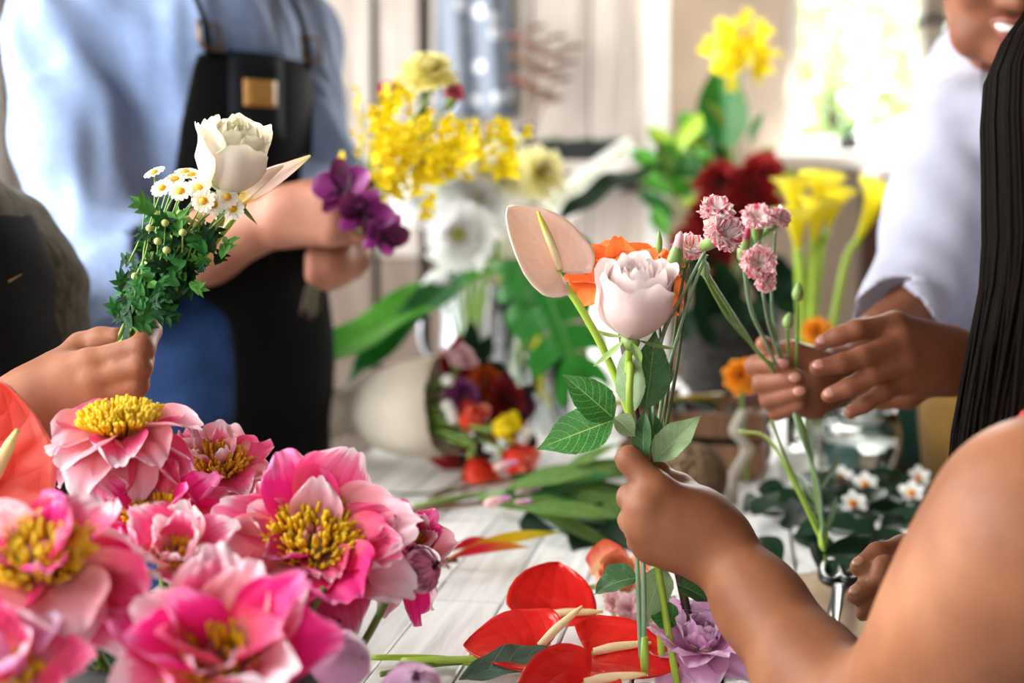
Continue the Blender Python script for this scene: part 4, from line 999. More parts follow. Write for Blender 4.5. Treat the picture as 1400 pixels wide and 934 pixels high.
NL = {SK_w: nail_mat('nail_w', '#b07c62'), SK_l: nail_mat('nail_l', '#cf9a80'), SK_m: nail_mat('nail_m', '#d8a690'), SK_r: nail_mat('nail_r', '#bd8674')}
def cloth_mat(name, c, c2, weave=900, rough=.85, fold=14, bump=.4, sheen=.2):
    N = NT(name); o = N.coord('Object'); n1 = N.noise(o, fold, 5, .55); n2 = N.noise(N.mapping(o, (1, 1, .25)), weave * .5, 2)
    f = N.math('ADD', N.math('MULTIPLY', n1, .6), N.math('MULTIPLY', n2, .4))
    N.col(N.ramp(f, [(.35, lin(c2)), (.65, lin(c))])); N.p(Roughness=rough, Sheen_Weight=sheen, Specular_IOR_Level=.2)
    h = N.math('ADD', N.math('MULTIPLY', n1, 1.0), N.math('MULTIPLY', n2, .15)); N.bump(h, bump, .006); return N.m
M_shirt = cloth_mat('blue_chambray', '#90a2c4', '#7388b0', 700, .9, 9)
M_denim = cloth_mat('denim', '#2f4f80', '#1c3460', 900, .9, 20)
M_apron = cloth_mat('black_apron', '#060608', '#030304', 900, .9, 10, .3, .0)
M_black = cloth_mat('black_cloth', '#050505', '#030303', 900, .9, 14, .3, .0)
M_knit = cloth_mat('olive_knit', '#6a6250', '#3d382c', 160, .95, 60, .9)
M_wshirt = cloth_mat('white_shirt', '#b2b2c2', '#a2a3b4', 900, .9, 9)
M_mustard = cloth_mat('mustard_apron', '#8a6420', '#6b4a14', 800, .9, 14)
M_redtop = cloth_mat('red_top', '#c8281e', '#a81c16', 900, .85, 14)
M_trous = cloth_mat('dark_trousers', '#1b1c22', '#121318', 900, .9, 14)
M_leather = plain('tan_leather', '#b98848', .55, .15, 60)
M_brass = plain('aged_brass', '#8a6a3a', .35, .2, 60, metal=1.0)
M_steel = plain('steel', '#d8dce2', .4, metal=.75)
M_hair = None
N = NT('black_hair'); uv = N.coord('UV'); n = N.noise(N.mapping(uv, (60, .6, 1)), 1.0, 2); N.col(N.ramp(n, [(.3, lin('#040202')), (.7, lin('#160d09'))])); N.p(Roughness=.5, Specular_IOR_Level=.03); M_hair = N.m
M_eye = plain('eye_white', '#e8e2dc', .2); M_iris = plain('iris_dark', '#20120c', .15); M_lip = plain('lip', '#8c4a42', .4, .1, 40); M_teeth = plain('teeth', '#efe9dc', .25); M_sole = plain('shoe', '#17130f', .6)

def nails(root, tips, skin, r=.0052):
    """tips: (tip point, direction of the finger, outward direction of the nail, finger radius)"""
    for p, d, o, fr in tips:
        d = Vector(d).normalized(); o = Vector(o); o = (o - d * o.dot(d)).normalized()
        c = Vector(p) + o * fr * .80 - d * fr * .15
        part('fingernail', cat(ball((0, 0, 0), (r * .95, r * 1.25, .0022), 10, 6)).mesh('fingernail'), NL[skin], root, frame_mat(c, o, d))
def head(B, c, f, up=(0, 0, 1), s=1.0, neck=None, nr=.052):
    f = Vector(f).normalized(); up = Vector(up); up = (up - f * up.dot(f)).normalized(); r = f.cross(up); c = Vector(c)
    M = np.array(Matrix((r, f, up)).transposed())
    g = lambda x, y, z: c + r * x * s + f * y * s + up * z * s
    B.add(Ell(g(0, -.015, .03), np.array([.076, .096, .088]) * s, M), .02)
    B.add(Ell(g(0, .022, -.03), np.array([.062, .072, .085]) * s, M), .03)
    B.add(Cone(g(-.035, .045, -.085), g(.035, .045, -.085), .028 * s), .03); B.add(Ell(g(0, .075, -.098), np.array([.024, .02, .018]) * s, M), .02)
    B.add(Cone(g(0, .092, .012), g(0, .108, -.028), .009 * s, .013 * s), .014)
    for x in (-1, 1):
        B.add(Ell(g(.014 * x, .097, -.031), np.array([.010, .012, .009]) * s, M), .008)
        B.add(Ell(g(.045 * x, .07, -.02), np.array([.024, .02, .02]) * s, M), .02)
        B.add(Ell(g(.078 * x, -.005, -.01), np.array([.010, .02, .032]) * s, M), .008)
        B.add(Cone(g(.014 * x, .094, .03), g(.046 * x, .08, .03), .009 * s), .014)
        B.cut(Ell(g(.032 * x, .098, .012), np.array([.016, .016, .010]) * s, M), .014)
    if neck is not None: B.add(Cone(neck, g(0, -.02, -.06), nr * 1.1, nr), .04)
    return g, M
def face(root, g, M, smile=True, s=1.0, hair=M_hair, skin=None):
    MM = Matrix(M.tolist()).to_4x4()
    for x in (-1, 1):
        e = part('eye', cat(ball((0, 0, 0), .0115 * s, 14, 9)).mesh('eye'), M_eye, root, tr(g(.032 * x, .0725, .012)) @ MM)
        part('iris', cat(ball((0, .0078 * s, 0), (.0062 * s, .0048 * s, .0062 * s), 12, 7)).mesh('iris'), M_iris, e, tr(g(.032 * x, .0725, .012)) @ MM)
        if skin is not None:
            part('eyelid', cat(tube([g(.019 * x, .081, .012), g(.026 * x, .0855, .0185), g(.036 * x, .085, .0185), g(.046 * x, .076, .012)], [.002, .0042, .0042, .002], 12, 7)).mesh('eyelid'), skin, root)
            part('eyelid', cat(tube([g(.019 * x, .081, .011), g(.026 * x, .0835, .0045), g(.036 * x, .083, .0045), g(.046 * x, .076, .011)], [.0018, .0036, .0036, .0018], 12, 7)).mesh('eyelid'), skin, root)
        part('eyebrow', cat(tube([g(.014 * x, .100, .036), g(.034 * x, .095, .043), g(.052 * x, .078, .036)], [.0032, .0036, .0015], 10, 6)).mesh('eyebrow'), hair, root)
    part('lip', cat(tube([g(-.027, .084, -.056), g(-.012, .096, -.053), g(0, .099, -.055), g(.012, .096, -.053), g(.027, .084, -.056)], [.0012, .0042, .0046, .0042, .0012], 20, 8)).mesh('lip'), M_lip, root)
    part('lip', cat(tube([g(-.026, .083, -.058), g(-.012, .093, -.071), g(0, .096, -.074), g(.012, .093, -.071), g(.026, .083, -.058)], [.0012, .0048, .0056, .0048, .0012], 20, 8)).mesh('lip'), M_lip, root)
    if smile: part('teeth', cat(tube([g(-.022, .082, -.062), g(-.010, .092, -.0635), g(.010, .092, -.0635), g(.022, .082, -.062)], [.003, .0055, .0055, .003], 16, 8)).mesh('teeth'), M_teeth, root)
def haircap(g, M, s=1.0, grow=.010):
    B = Body(); B.add(Ell(g(0, -.022, .036), np.array([.078 + grow, .096 + grow, .090 + grow]) * s, M), .01); B.add(Ell(g(0, -.055, -.02), np.array([.07, .055, .08]) * s, M), .03)
    B.cut(Ell(g(0, .10, -.03), np.array([.066, .075, .115]) * s, M), .01); B.disp = lambda P: .0015 * np.sin(P @ np.array([300., 210, 60])) 
    return B
def legs(B, hip, f, knee=None, foot=None, r=(.085, .06, .045), off=.09):
    f = Vector(f).normalized(); sdv = f.cross(Vector((0, 0, 1)))
    out = []
    for s in (-1, 1):
        h = Vector(hip) + sdv * off * s
        k = h + Vector((0, 0, -.42)) + f * .03 if knee is None else h + f * knee[0] + Vector((0, 0, knee[1]))
        a = Vector((k.x, k.y, .09)) + f * .02
        B.add(Cone(h, k, r[0], r[1]), .04); B.add(Cone(k, a, r[1], r[2]), .02); out.append((a, f))
    return out
def shoes(root, ends):
    for a, f in ends:
        B = Body(); B.add(Cone(a + Vector((0, 0, -.03)) - f * .03, a + Vector((0, 0, -.05)) + f * .14, .042, .036), .02); B.cut(Ell(a + Vector((0, 0, -.29)), (.3, .3, .2)), .005)
        part('shoe', quads_mesh('shoe', [B.surface(.008)]), M_sole, root)
def shell(B, h, keep, grow=.0):
    """the pieces of a body surface for which keep(points) holds: cloth laid over it"""
    V, Q = B.surface(h); c = V[Q].mean(1); Q = Q[keep(c)]
    u, inv = np.unique(Q, return_inverse=True); V = V[u]; Q = inv.reshape(-1, 4)
    e = np.sort(np.concatenate([Q[:, [0, 1]], Q[:, [1, 2]], Q[:, [2, 3]], Q[:, [3, 0]]]), 1); e, n = np.unique(e, axis=0, return_counts=True); e = e[n == 1]
    for _ in range(14):                              # trim the cloth's edge to a clean line
        s = np.zeros_like(V); k = np.zeros(len(V))
        for a, b in ((0, 1), (1, 0)): np.add.at(s, e[:, a], V[e[:, b]]); np.add.at(k, e[:, a], 1)
        m = k > 0; V[m] = V[m] * .5 + .5 * s[m] / k[m][:, None]
    return V, Q
def hit(B, px, py, d0=.5, d1=3.5):
    o = np.array(CAM); v = np.array(at(px, py, 1.0) - CAM); t = d0
    for _ in range(200):
        d = B.ev((o + v * t)[None])[0]; t += d * .7
        if d < .0005 or t > d1: break
    return Vector(o + v * t)
def solid(o, th):
    m = o.modifiers.new('thickness', 'SOLIDIFY'); m.thickness = th; m.offset = 1; return o

# ---- the woman with long black hair: her arm, hand, hair
wr = thing('person', 'person with long straight black hair and bare shoulder in a red top, holding roses', 'person', (.47, .93, 0))
fW = Vector((-.75, .66, 0)).normalized(); CW = Vector((.415, .965, .93))
B = Body()
sh = at(1432, 738, .84); sh2 = CW * 2 - sh; sh2.z = sh.z
B.add(Cone(CW + Vector((.02, -.02, .02)), Vector((.46, .93, .62)), .105, .10, fW, .8), .05); B.add(Cone(Vector((.46, .93, .62)), Vector((.47, .92, .48)), .10, .14, fW, .85), .06)
B.add(Cone(sh, sh2, .052, .052), .06)
hc = at(1550, 198, 1.0)
gW, MW = head(B, hc, (-.42, .88, -.15), (0, 0, 1), 1.0, Vector((.425, .975, .99)), .05)
el = at(1172, 996, .945); wrst = at(985, 748, 1.078)
B.add(Ell(sh + Vector((-.002, 0, -.005)), (.058, .056, .066)), .04)
B.chain([sh, at(1340, 858, .865), el], [.052, .047, .036], .05)
B.chain([el, at(1110, 925, 1.0), at(1040, 828, 1.05), wrst], [.037, .0345, .0285, .0225], .03)
el2 = Vector((.34, 1.20, .70)); w2 = at(1275, 800, 1.17)
B.chain([sh2, Vector((.42, 1.20, .80)), w2 + Vector((.10, .02, -.02)), w2], [.05, .042, .034, .022], .04)
# near hand
mc = [at(898, 670, 1.066), at(882, 693, 1.060), at(879, 720, 1.062), at(889, 746, 1.069)]
for i, p in enumerate(mc): B.add(Cone(wrst + (at(960, 715 + 16 * i, 1.078) - at(960, 739, 1.078)) * .8, p, .0185, .0128), .016)
B.add(Cone(at(950, 710, 1.082), at(920, 725, 1.075), .021, .018), .02)
B.add(Cone(at(958, 702, 1.092), at(928, 672, 1.112), .0165, .0135), .016)
B.finger([mc[0], at(860, 628, 1.074), at(876, 628, 1.112), at(903, 642, 1.122)], [.0125, .0102, .0088, .0075], .007)
B.finger([mc[1], at(862, 680, 1.082), at(872, 676, 1.122), at(898, 684, 1.124)], [.0128, .0104, .009, .0075], .007)
B.finger([mc[2], at(863, 712, 1.084), at(875, 708, 1.122), at(898, 712, 1.122)], [.0122, .0100, .0086, .0072], .007)
B.finger([mc[3], at(873, 741, 1.087), at(884, 737, 1.117), at(902, 741, 1.117)], [.0112, .0088, .0078, .0066], .007)
B.finger([at(928, 672, 1.112), at(902, 654, 1.128), at(880, 646, 1.132)], [.0135, .0112, .0085], .007)
# far hand, fingers reaching out past her arm
mc = [at(1238, 752, 1.16), at(1236, 776, 1.155), at(1236, 800, 1.155), at(1240, 822, 1.16)]
for i, p in enumerate(mc): B.add(Cone(w2 + (at(1275, 760 + 26 * i, 1.17) - at(1275, 800, 1.17)) * .7, p, .0175, .0115), .016)
B.finger([mc[0], at(1200, 757, 1.14), at(1174, 776, 1.135)], [.0108, .0092, .0078], .010)
B.finger([mc[1], at(1208, 775, 1.12), at(1202, 790, 1.115)], [.0102, .0088, .0078], .010)
B.finger([mc[2], at(1200, 790, 1.13), at(1170, 814, 1.125)], [.0108, .0092, .0078], .010)
B.finger([mc[3], at(1208, 818, 1.13), at(1180, 838, 1.125)], [.0100, .0086, .0072], .010)
BW = B
part('body', quads_mesh('body', [B.surface(.0028)]), SK_w, wr)
face(wr, gW, MW, False, 1.0, M_hair, SK_w)
nails(wr, [(at(1174, 776, 1.135), at(1174, 776, 1.135) - at(1200, 757, 1.14), (-.3, -.4, .8), .0078), (at(1170, 814, 1.125), at(1170, 814, 1.125) - at(1200, 790, 1.13), (-.3, -.5, .8), .0078)], SK_w)
T = Body(); T.add(Cone(CW + Vector((.02, -.02, .02)), Vector((.46, .93, .62)), .111, .106, fW, .8), .05); T.add(Cone(Vector((.46, .93, .62)), Vector((.47, .92, .48)), .106, .146, fW, .85), .06)
T.add(Cone(sh * .72 + CW * .28 + Vector((0, 0, .006)), sh2 * .72 + CW * .28 + Vector((0, 0, .006)), .05, .05), .05)
T.cut(Ell(sh + Vector((-.025, -.028, -.02)), (.068, .068, .10)), .01); T.cut(Ell(sh2, (.066, .066, .10)), .01); T.cut(Ell(Vector((.425, .975, 1.03)), (.068, .068, .06)), .01)
part('top', quads_mesh('top', [T.surface(.006)]), M_redtop, wr)
T = Body(); T.add(Cone(Vector((.47, .92, .50)), Vector((.48, .91, .45)), .15, .14), .04); ends = legs(T, (.47, .92, .46), fW, (.40, .03))
part('trousers', quads_mesh('trousers', [T.surface(.012)]), M_trous, wr); shoes(wr, ends)
st = thing('stool', 'wooden stool under the person in the red top', 'stool', (.5, .88, 0))
part('seat', cat(lathe([(.001, .27), (.165, .27), (.172, .278), (.172, .30), (.16, .308), (.001, .308)], 28)).mesh('seat'), M_tabdark, st, tr(.5, .88, 0))
for i in range(4):
    a = i * PI / 2 + .5; part('leg', cat(tube([(.5 + .10 * math.cos(a), .88 + .10 * math.sin(a), .275), (.5 + .15 * math.cos(a), .88 + .15 * math.sin(a), 0)], [.016, .014], 6, 8)).mesh('leg'), M_tabdark, st)
# her hair: an under layer and many single locks
H = haircap(gW, MW, 1.0, .012); H.add(Cone(gW(0, -.05, .0), gW(0, -.085, -.22) , .078, .060), .04)
o = part('hair', quads_mesh('hair', [H.surface(.006)]), M_hair, wr)
rs = np.random.RandomState(2); g = MB()
for i in range(1500):
    a = rs.uniform(-2.5, 2.5)                        # angle about the head from its back
    q = rs.uniform(.97, 1.07); ln = rs.uniform(.24, .31); jit = rs.normal() * .04
    def hp(ang, z, k=1.0): return gW(math.sin(ang) * .092 * q * k, -math.cos(ang) * .110 * q * k - .012, z)
    k2 = 1.06 + rs.normal() * .03
    pts = [gW(math.sin(a) * .012, -math.cos(a) * .02 + .02, .134), hp(a, .112, .60), hp(a, .06, .95), hp(a, -.02, 1.03), hp(a, -.08, 1.08), hp(a + jit, -.10 - ln * .35, k2 + .26), hp(a + jit * 1.6, -.10 - ln * .7, k2 + .37), hp(a + jit * 2, -.10 - ln, k2 + .36)]
    g.add(*tube(pts, [.0009, .0014, .0015, .0014, .0013, .0005], 18, 4))
part('hair_locks', g.mesh('hair_locks'), M_hair, o, kind='stuff')

# ---- the person in the white shirt and mustard apron
pr_ = thing('person', 'smiling person in white shirt and mustard apron reaching towards the carnations', 'person', (.72, 1.95, 0))
fR = Vector((-.78, -.60, 0)).normalized(); sdR = fR.cross(Vector((0, 0, 1)))
CR = Vector((.66, 1.86, 1.24)); pv = Vector((.74, 1.98, .86))
shA = at(1318, 200, 1.76); shB = at(1475, 195, 1.66)
elA = at(1262, 415, 1.64); wA = at(1138, 512, 1.46)
elB = at(1440, 575, 1.52); wB = at(1300, 492, 1.375)
B = Body()
B.chain([CR, pv], [.11, .12], .05, fR, .8); B.add(Cone(shA, shB, .05), .05)
hcR = at(1372, -56, 1.64)
gR, MR = head(B, hcR, (-.10, -.92, -.36), (0, 0, 1), .92, CR + Vector((-.01, -.02, .06)), .05)
isl = [B.surface(.0035, lo=CR + Vector((-.4, -.5, -.02)))]
B2 = Body(); B2.chain([shA, elA, wA], [.045, .036, .024], .03); B2.chain([shB, elB, at(1370, 530, 1.44), wB], [.045, .038, .034, .0245], .03)
# open hand, its back to us
mc = [at(1224, 444, 1.338), at(1232, 468, 1.328), at(1238, 496, 1.328), at(1236, 523, 1.338)]
for i, p in enumerate(mc): B2.add(Cone(wB + (at(1300, 472 + 14 * i, 1.375) - at(1300, 492, 1.375)) * .9, p, .0195, .0122), .016)
B2.finger([mc[0], at(1172, 451, 1.325), at(1146, 460, 1.328), at(1123, 469, 1.332)], [.0115, .0098, .0088, .0075], .007)
B2.finger([mc[1], at(1180, 488, 1.305), at(1150, 497, 1.300), at(1117, 503, 1.302)], [.0118, .0100, .0090, .0078], .007)
B2.finger([mc[2], at(1190, 514, 1.308), at(1160, 530, 1.304), at(1133, 541, 1.308)], [.0115, .0096, .0086, .0074], .007)
B2.finger([mc[3], at(1206, 537, 1.320), at(1182, 553, 1.318), at(1163, 564, 1.320)], [.0102, .0085, .0076, .0066], .007)
B2.add(Cone(at(1278, 512, 1.385), at(1240, 540, 1.40), .016, .0135), .016); B2.finger([at(1240, 540, 1.40), at(1205, 545, 1.405), at(1178, 530, 1.40)], [.0135, .0112, .0085], .007)
# closed fist round the carnation stems
mc = [at(1108, 492, 1.432), at(1110, 514, 1.430), at(1112, 536, 1.428), at(1112, 556, 1.428)]
for i, p in enumerate(mc): B2.add(Cone(wA + (at(1138, 500 + 9 * i, 1.46) - at(1138, 512, 1.46)), p, .0195, .0125), .018)
B2.finger([mc[0], at(1052, 492, 1.436), at(1032, 500, 1.392), at(1072, 497, 1.362)], [.0118, .0106, .0098, .0086], .007)
B2.finger([mc[1], at(1058, 516, 1.436), at(1042, 525, 1.388), at(1088, 516, 1.358)], [.0120, .0106, .0100, .0086], .007)
B2.finger([mc[2], at(1064, 538, 1.434), at(1052, 546, 1.388), at(1094, 535, 1.360)], [.0118, .0104, .0096, .0082], .007)
B2.finger([mc[3], at(1072, 558, 1.428), at(1062, 563, 1.392), at(1094, 553, 1.368)], [.0105, .0092, .0086, .0074], .007)
B2.finger([at(1122, 498, 1.43), at(1082, 482, 1.42), at(1056, 484, 1.415), at(1044, 470, 1.41)], [.0155, .0122, .0108, .0082], .007)
isl.append(B2.surface(.0026, lo=np.array([.15, 1.15, .7]), hi=np.array([.75, 1.62, 1.16])))
part('body', quads_mesh('body', isl), SK_r, pr_)
face(pr_, gR, MR, True, .92, M_hair, SK_r)
nails(pr_, [(at(1072, 497, 1.362), (1, -.1, .05), (-.0, -1, .2), .0084), (at(1088, 516, 1.358), (1, -.1, .15), (0, -1, .2), .0084), (at(1094, 535, 1.360), (1, -.1, .15), (0, -1, .2), .008),
            (at(1123, 469, 1.332), (-1, 0, -.4), (-.3, -.8, .5), .0075), (at(1117, 503, 1.302), (-1, 0, -.15), (-.2, -.8, .5), .0078), (at(1133, 541, 1.308), (-1, 0, -.4), (-.2, -.8, .5), .0074)], SK_r)
W = Body(); W.chain([CR + Vector((0, 0, .03)), pv + Vector((0, 0, .02)), pv + Vector((.01, .01, -.08))], [.135, .135, .14], .06, fR, .85); W.add(Cone(shA, shB, .07), .06)
W.chain([shA, shA * .5 + elA * .5, elA, elA * .72 + wA * .28], [.074, .068, .060, .054], .03); W.chain([shB, elB, elB * .75 + wB * .25], [.07, .062, .052], .04)
W.cut(Ell(CR + Vector((-.01, -.02, .13)), (.075, .075, .06)), .012); W.cut(Cone(elA * .70 + wA * .30, wA, .05, .05), .006)
W.disp = lambda P: .0045 * snoise(P, 42, 5) + .0025 * snoise(P * np.array([1, 1, .4]), 90, 6)
part('shirt', quads_mesh('shirt', [W.surface(.005)]), M_wshirt, pr_)
def front(c, o, f, m): return (c - A3(o)) @ A3(f) > m
Bp = Body(); Bp.chain([CR + Vector((0, 0, .0)), pv, pv + Vector((.02, .02, -.40))], [.148, .152, .19], .06, fR, .85)
ap = part('apron', quads_mesh('apron', [shell(Bp, .007, lambda c: front(c, pv, fR, .03) & (c[:, 2] < 1.16) & (c[:, 2] > .42))]), M_mustard, pr_); solid(ap, .003)
part('hair', quads_mesh('hair', [haircap(gR, MR, .92).surface(.006)]), M_hair, pr_)
g = MB()
for i in range(9):
    a = at(1362 + i * 4, 20, 1.66); g.add(*tube([a, at(1346 + i * 3, 75, 1.66), at(1342 + i * 4, 110, 1.67), at(1350 + i * 5, 150, 1.68)], [.0009, .0006], 12, 4))
o = part('hair_wisp', g.mesh('hair_wisp'), M_hair, pr_, kind='stuff')
T = Body(); T.add(Cone(pv, pv + Vector((0, 0, -.08)), .13), .04); ends = legs(T, pv + Vector((0, 0, -.06)), fR); part('trousers', quads_mesh('trousers', [T.surface(.012)]), M_trous, pr_); shoes(pr_, ends)

# ---- the person in black with knitted sleeves
pl_ = thing('person', 'person in black apron over olive knit holding a bunch of daisies and cream rose', 'person', (-.62, 1.42, 0))
fL = Vector((.86, -.35, 0)).normalized(); CL = Vector((-.605, 1.37, 1.035)); pvL = Vector((-.585, 1.38, .76))
shN = CL + Vector((-.055, -.15, .035)); shF = CL * 2 - shN; shF.z = shN.z
elL = at(-330, 655, 1.07); wL = at(42, 560, 1.115)
B = Body(); B.chain([CL, pvL], [.11, .12], .05, fL, .8); B.add(Cone(shN, shF, .05), .05); gL, ML = head(B, CL + Vector((-.085, .0, .285)), (.85, -.35, -.25), (0, 0, 1), 1.0, CL + Vector((-.03, 0, .08)), .05)
isl = [B.surface(.005, lo=CL + Vector((-.4, -.5, -.02)))]
B2 = Body(); B2.chain([elL, at(-120, 600, 1.10), wL], [.040, .037, .0265], .03)
mc = [at(122, 497, 1.106), at(127, 520, 1.100), at(130, 543, 1.102), at(126, 564, 1.108)]
for i, p in enumerate(mc): B2.add(Cone(wL + (at(42, 540 + 13 * i, 1.115) - at(42, 560, 1.115)) * .9, p, .021, .0112), .014)
B2.add(Cone(at(70, 535, 1.125), at(100, 518, 1.120), .023, .016), .02)
B2.finger([mc[0], at(194, 477, 1.100), at(205, 452, 1.124), at(190, 444, 1.150)], [.0112, .0102, .0092, .008], .006)
B2.finger([mc[1], at(191, 502, 1.096), at(195, 492, 1.138), at(165, 487, 1.155)], [.0110, .0098, .009, .008], .006)
B2.finger([mc[2], at(187, 526, 1.099), at(189, 517, 1.140), at(162, 512, 1.155)], [.0106, .0094, .0086, .0075], .006)
B2.finger([mc[3], at(180, 548, 1.106), at(180, 541, 1.142), at(158, 537, 1.152)], [.0098, .0086, .0078, .007], .006)
B2.finger([at(88, 505, 1.132), at(112, 476, 1.146), at(138, 466, 1.142), at(160, 462, 1.136)], [.0170, .0128, .0112, .0085], .016)
isl.append(B2.surface(.0026)); part('body', quads_mesh('body', isl), SK_l, pl_); face(pl_, gL, ML, True, 1.0, M_hair, SK_l)
part('hair', quads_mesh('hair', [haircap(gL, ML).surface(.008)]), M_hair, pl_)
W = Body(); W.chain([CL + Vector((0, 0, .02)), pvL], [.148, .15], .06, fL, .85); W.add(Cone(shN, shF, .07), .06); W.chain([shN, elL], [.07, .058], .04)
W.chain([at(-110, 280, 1.52), at(34, 405, 1.49), at(64, 520, 1.46)], [.070, .056, .046], .04)
W.chain([elL, elL * .55 + wL * .45], [.056, .046], .03); W.cut(Ell(CL + Vector((-.035, 0, .16)), (.07, .07, .06)), .012); W.disp = lambda P: .003 * snoise(P, 60, 3) + .0012 * np.sin(P[:, 2] * 900)
part('sweater', quads_mesh('sweater', [W.surface(.006)]), M_knit, pl_)
Bp = Body(); Bp.chain([CL + Vector((.01, -.01, 0)), pvL, pvL + Vector((0, 0, -.42))], [.162, .166, .19], .06, fL, .85); Bp.disp = lambda P: .004 * snoise(P, 38, 4)
ap = part('apron', quads_mesh('apron', [shell(Bp, .006, lambda c: ((c - A3(pvL)) @ A3(fL) > -.02) & (c[:, 2] < 1.115) & (c[:, 2] > .40))]), M_black, pl_); solid(ap, .003)
p0, p1 = hit(Bp, 12, 385), hit(Bp, 52, 363)
if (p0 - CAM).length < 2.2 and (p1 - CAM).length < 2.2: part('pocket_zip', cat(tube([p0 + Vector((0, -.004, 0)), (p0 + p1) / 2 + Vector((0, -.008, .0)), p1 + Vector((0, -.004, 0))], [.0022], 8, 6)).mesh('pocket_zip'), M_leather, pl_)
T = Body(); T.add(Cone(pvL, pvL + Vector((0, 0, -.06)), .13), .04); ends = legs(T, pvL + Vector((0, 0, -.03)), fL); part('trousers', quads_mesh('trousers', [T.surface(.014)]), M_trous, pl_); shoes(pl_, ends)

# ---- the man in the blue shirt and black apron
pm = thing('person', 'person in light blue shirt, jeans and black bib apron arranging yellow flowers', 'person', (-.45, 2.05, 0))
fM = Vector((.80, -.60, 0)).normalized(); CM = Vector((-.455, 2.08, 1.30)); pvM = Vector((-.44, 2.06, .92))
sR = at(92, 52, 1.96); sL = at(388, 62, 2.22); eR = at(140, 372, 1.88); wR = at(392, 296, 1.775); eL = at(436, 270, 2.10); wM = at(470, 345, 1.90)
B = Body(); B.chain([CM, pvM], [.12, .12], .05, fM, .85); B.add(Cone(sR, sL, .05), .05); gM, MM_ = head(B, CM + Vector((.05, -.03, .30)), (.72, -.55, -.42), (0, 0, 1), 1.05, CM + Vector((0, 0, .08)), .056)
isl = [B.surface(.006, lo=CM + Vector((-.4, -.5, -.02)))]
B2 = Body(); B2.chain([eR, at(280, 338, 1.83), wR], [.044, .043, .030], .03); B2.chain([eL, wM], [.042, .030], .03)
mc = [at(450, 262, 1.745), at(456, 282, 1.742), at(458, 302, 1.742), at(454, 322, 1.745)]
for i, p in enumerate(mc): B2.add(Cone(wR + (at(392, 282 + 9 * i, 1.775) - at(392, 296, 1.775)), p, .024, .0145), .02)
for i, p in enumerate(mc): B2.finger([p, at(494, 270 + 18 * i, 1.75), at(496, 272 + 18 * i, 1.79), at(468, 276 + 17 * i, 1.80)], [.0135, .0118, .0105, .009], .007)
B2.finger([at(420, 270, 1.77), at(448, 250, 1.785), at(478, 246, 1.79), at(500, 250, 1.79)], [.018, .014, .0125, .0095], .016)
mc = [at(458, 356, 1.80), at(456, 366, 1.80), at(452, 374, 1.81), at(446, 380, 1.82)]
for i, p in enumerate(mc):
    B2.add(Cone(wM, p, .026, .0145), .02); B2.finger([p, at(430, 352 + 8 * i, 1.79), at(436, 350 + 8 * i, 1.83)], [.0135, .012, .010], .007)
B2.add(Cone(at(480, 352, 1.84), at(450, 362, 1.80), .026, .022), .02)
isl.append(B2.surface(.004, lo=np.array([-.45, 1.6, .9]), hi=np.array([0, 2.1, 1.3]))); part('body', quads_mesh('body', isl), SK_m, pm); face(pm, gM, MM_, True, 1.05, M_hair, SK_m)
part('hair', quads_mesh('hair', [haircap(gM, MM_, 1.05).surface(.008)]), M_hair, pm)
W = Body(); W.chain([CM + Vector((0, 0, .04)), CM + Vector((0, 0, -.12)), pvM + Vector((0, 0, .20))], [.155, .148, .140], .06, fM, .88); W.add(Cone(sR, sL, .075), .07)
Ws = Body(); Ws.chain([sR, sR * .5 + eR * .5 + Vector((-.008, 0, 0)), eR, eR * .62 + at(280, 338, 1.83) * .38], [.086, .080, .072, .060], .04); 
W.chain([sR, sR * .5 + eR * .5 + Vector((-.008, 0, 0)), eR, eR * .60 + at(280, 338, 1.83) * .40], [.086, .080, .070, .058], .035); W.chain([sL, eL, eL * .7 + wM * .3], [.078, .068, .055], .04)
W.cut(Ell(CM + Vector((0, 0, .16)), (.08, .08, .06)), .012); W.cut(Cone(eR * .56 + at(280, 338, 1.83) * .44, wR, .048, .048), .006)
W.disp = lambda P: .010 * snoise(P, 30, 8) + .006 * snoise(P * np.array([1, 1, .45]), 75, 9)
part('shirt', quads_mesh('shirt', [W.surface(.005)]), M_shirt, pm)
Bp = Body(); Bp.chain([CM + Vector((0, 0, .03)), CM + Vector((0, 0, -.2)), pvM, pvM + Vector((0, 0, -.45))], [.176, .172, .172, .20], .06, fM, .88)
def bib(c):
    q = c - A3(CM); f = q @ A3(fM); s = q @ A3(fM.cross(Vector((0, 0, 1)))); z = c[:, 2]
    wd = np.interp(z, [.4, .95, 1.05, 1.20, 1.34], [.20, .20, .16, .13, .105])
    return (f > .02) & (np.abs(s) < wd) & (s < np.interp(z, [.45, .98, 1.08], [.085, .095, .2])) & (z < 1.335) & (z > .45)
ap = part('apron', quads_mesh('apron', [shell(Bp, .006, bib)]), M_apron, pm); solid(ap, .003)
sdM = fM.cross(Vector((0, 0, 1)))
def onbib(s, z, out=.0):
    p = CM + sdM * s + fM * .4; p.z = z; d = -fM; t = 0
    for _ in range(120):
        v = Bp.ev(np.array(p + d * t)[None])[0]; t += v * .7
        if v < .0004: break
    return p + d * t + fM * out
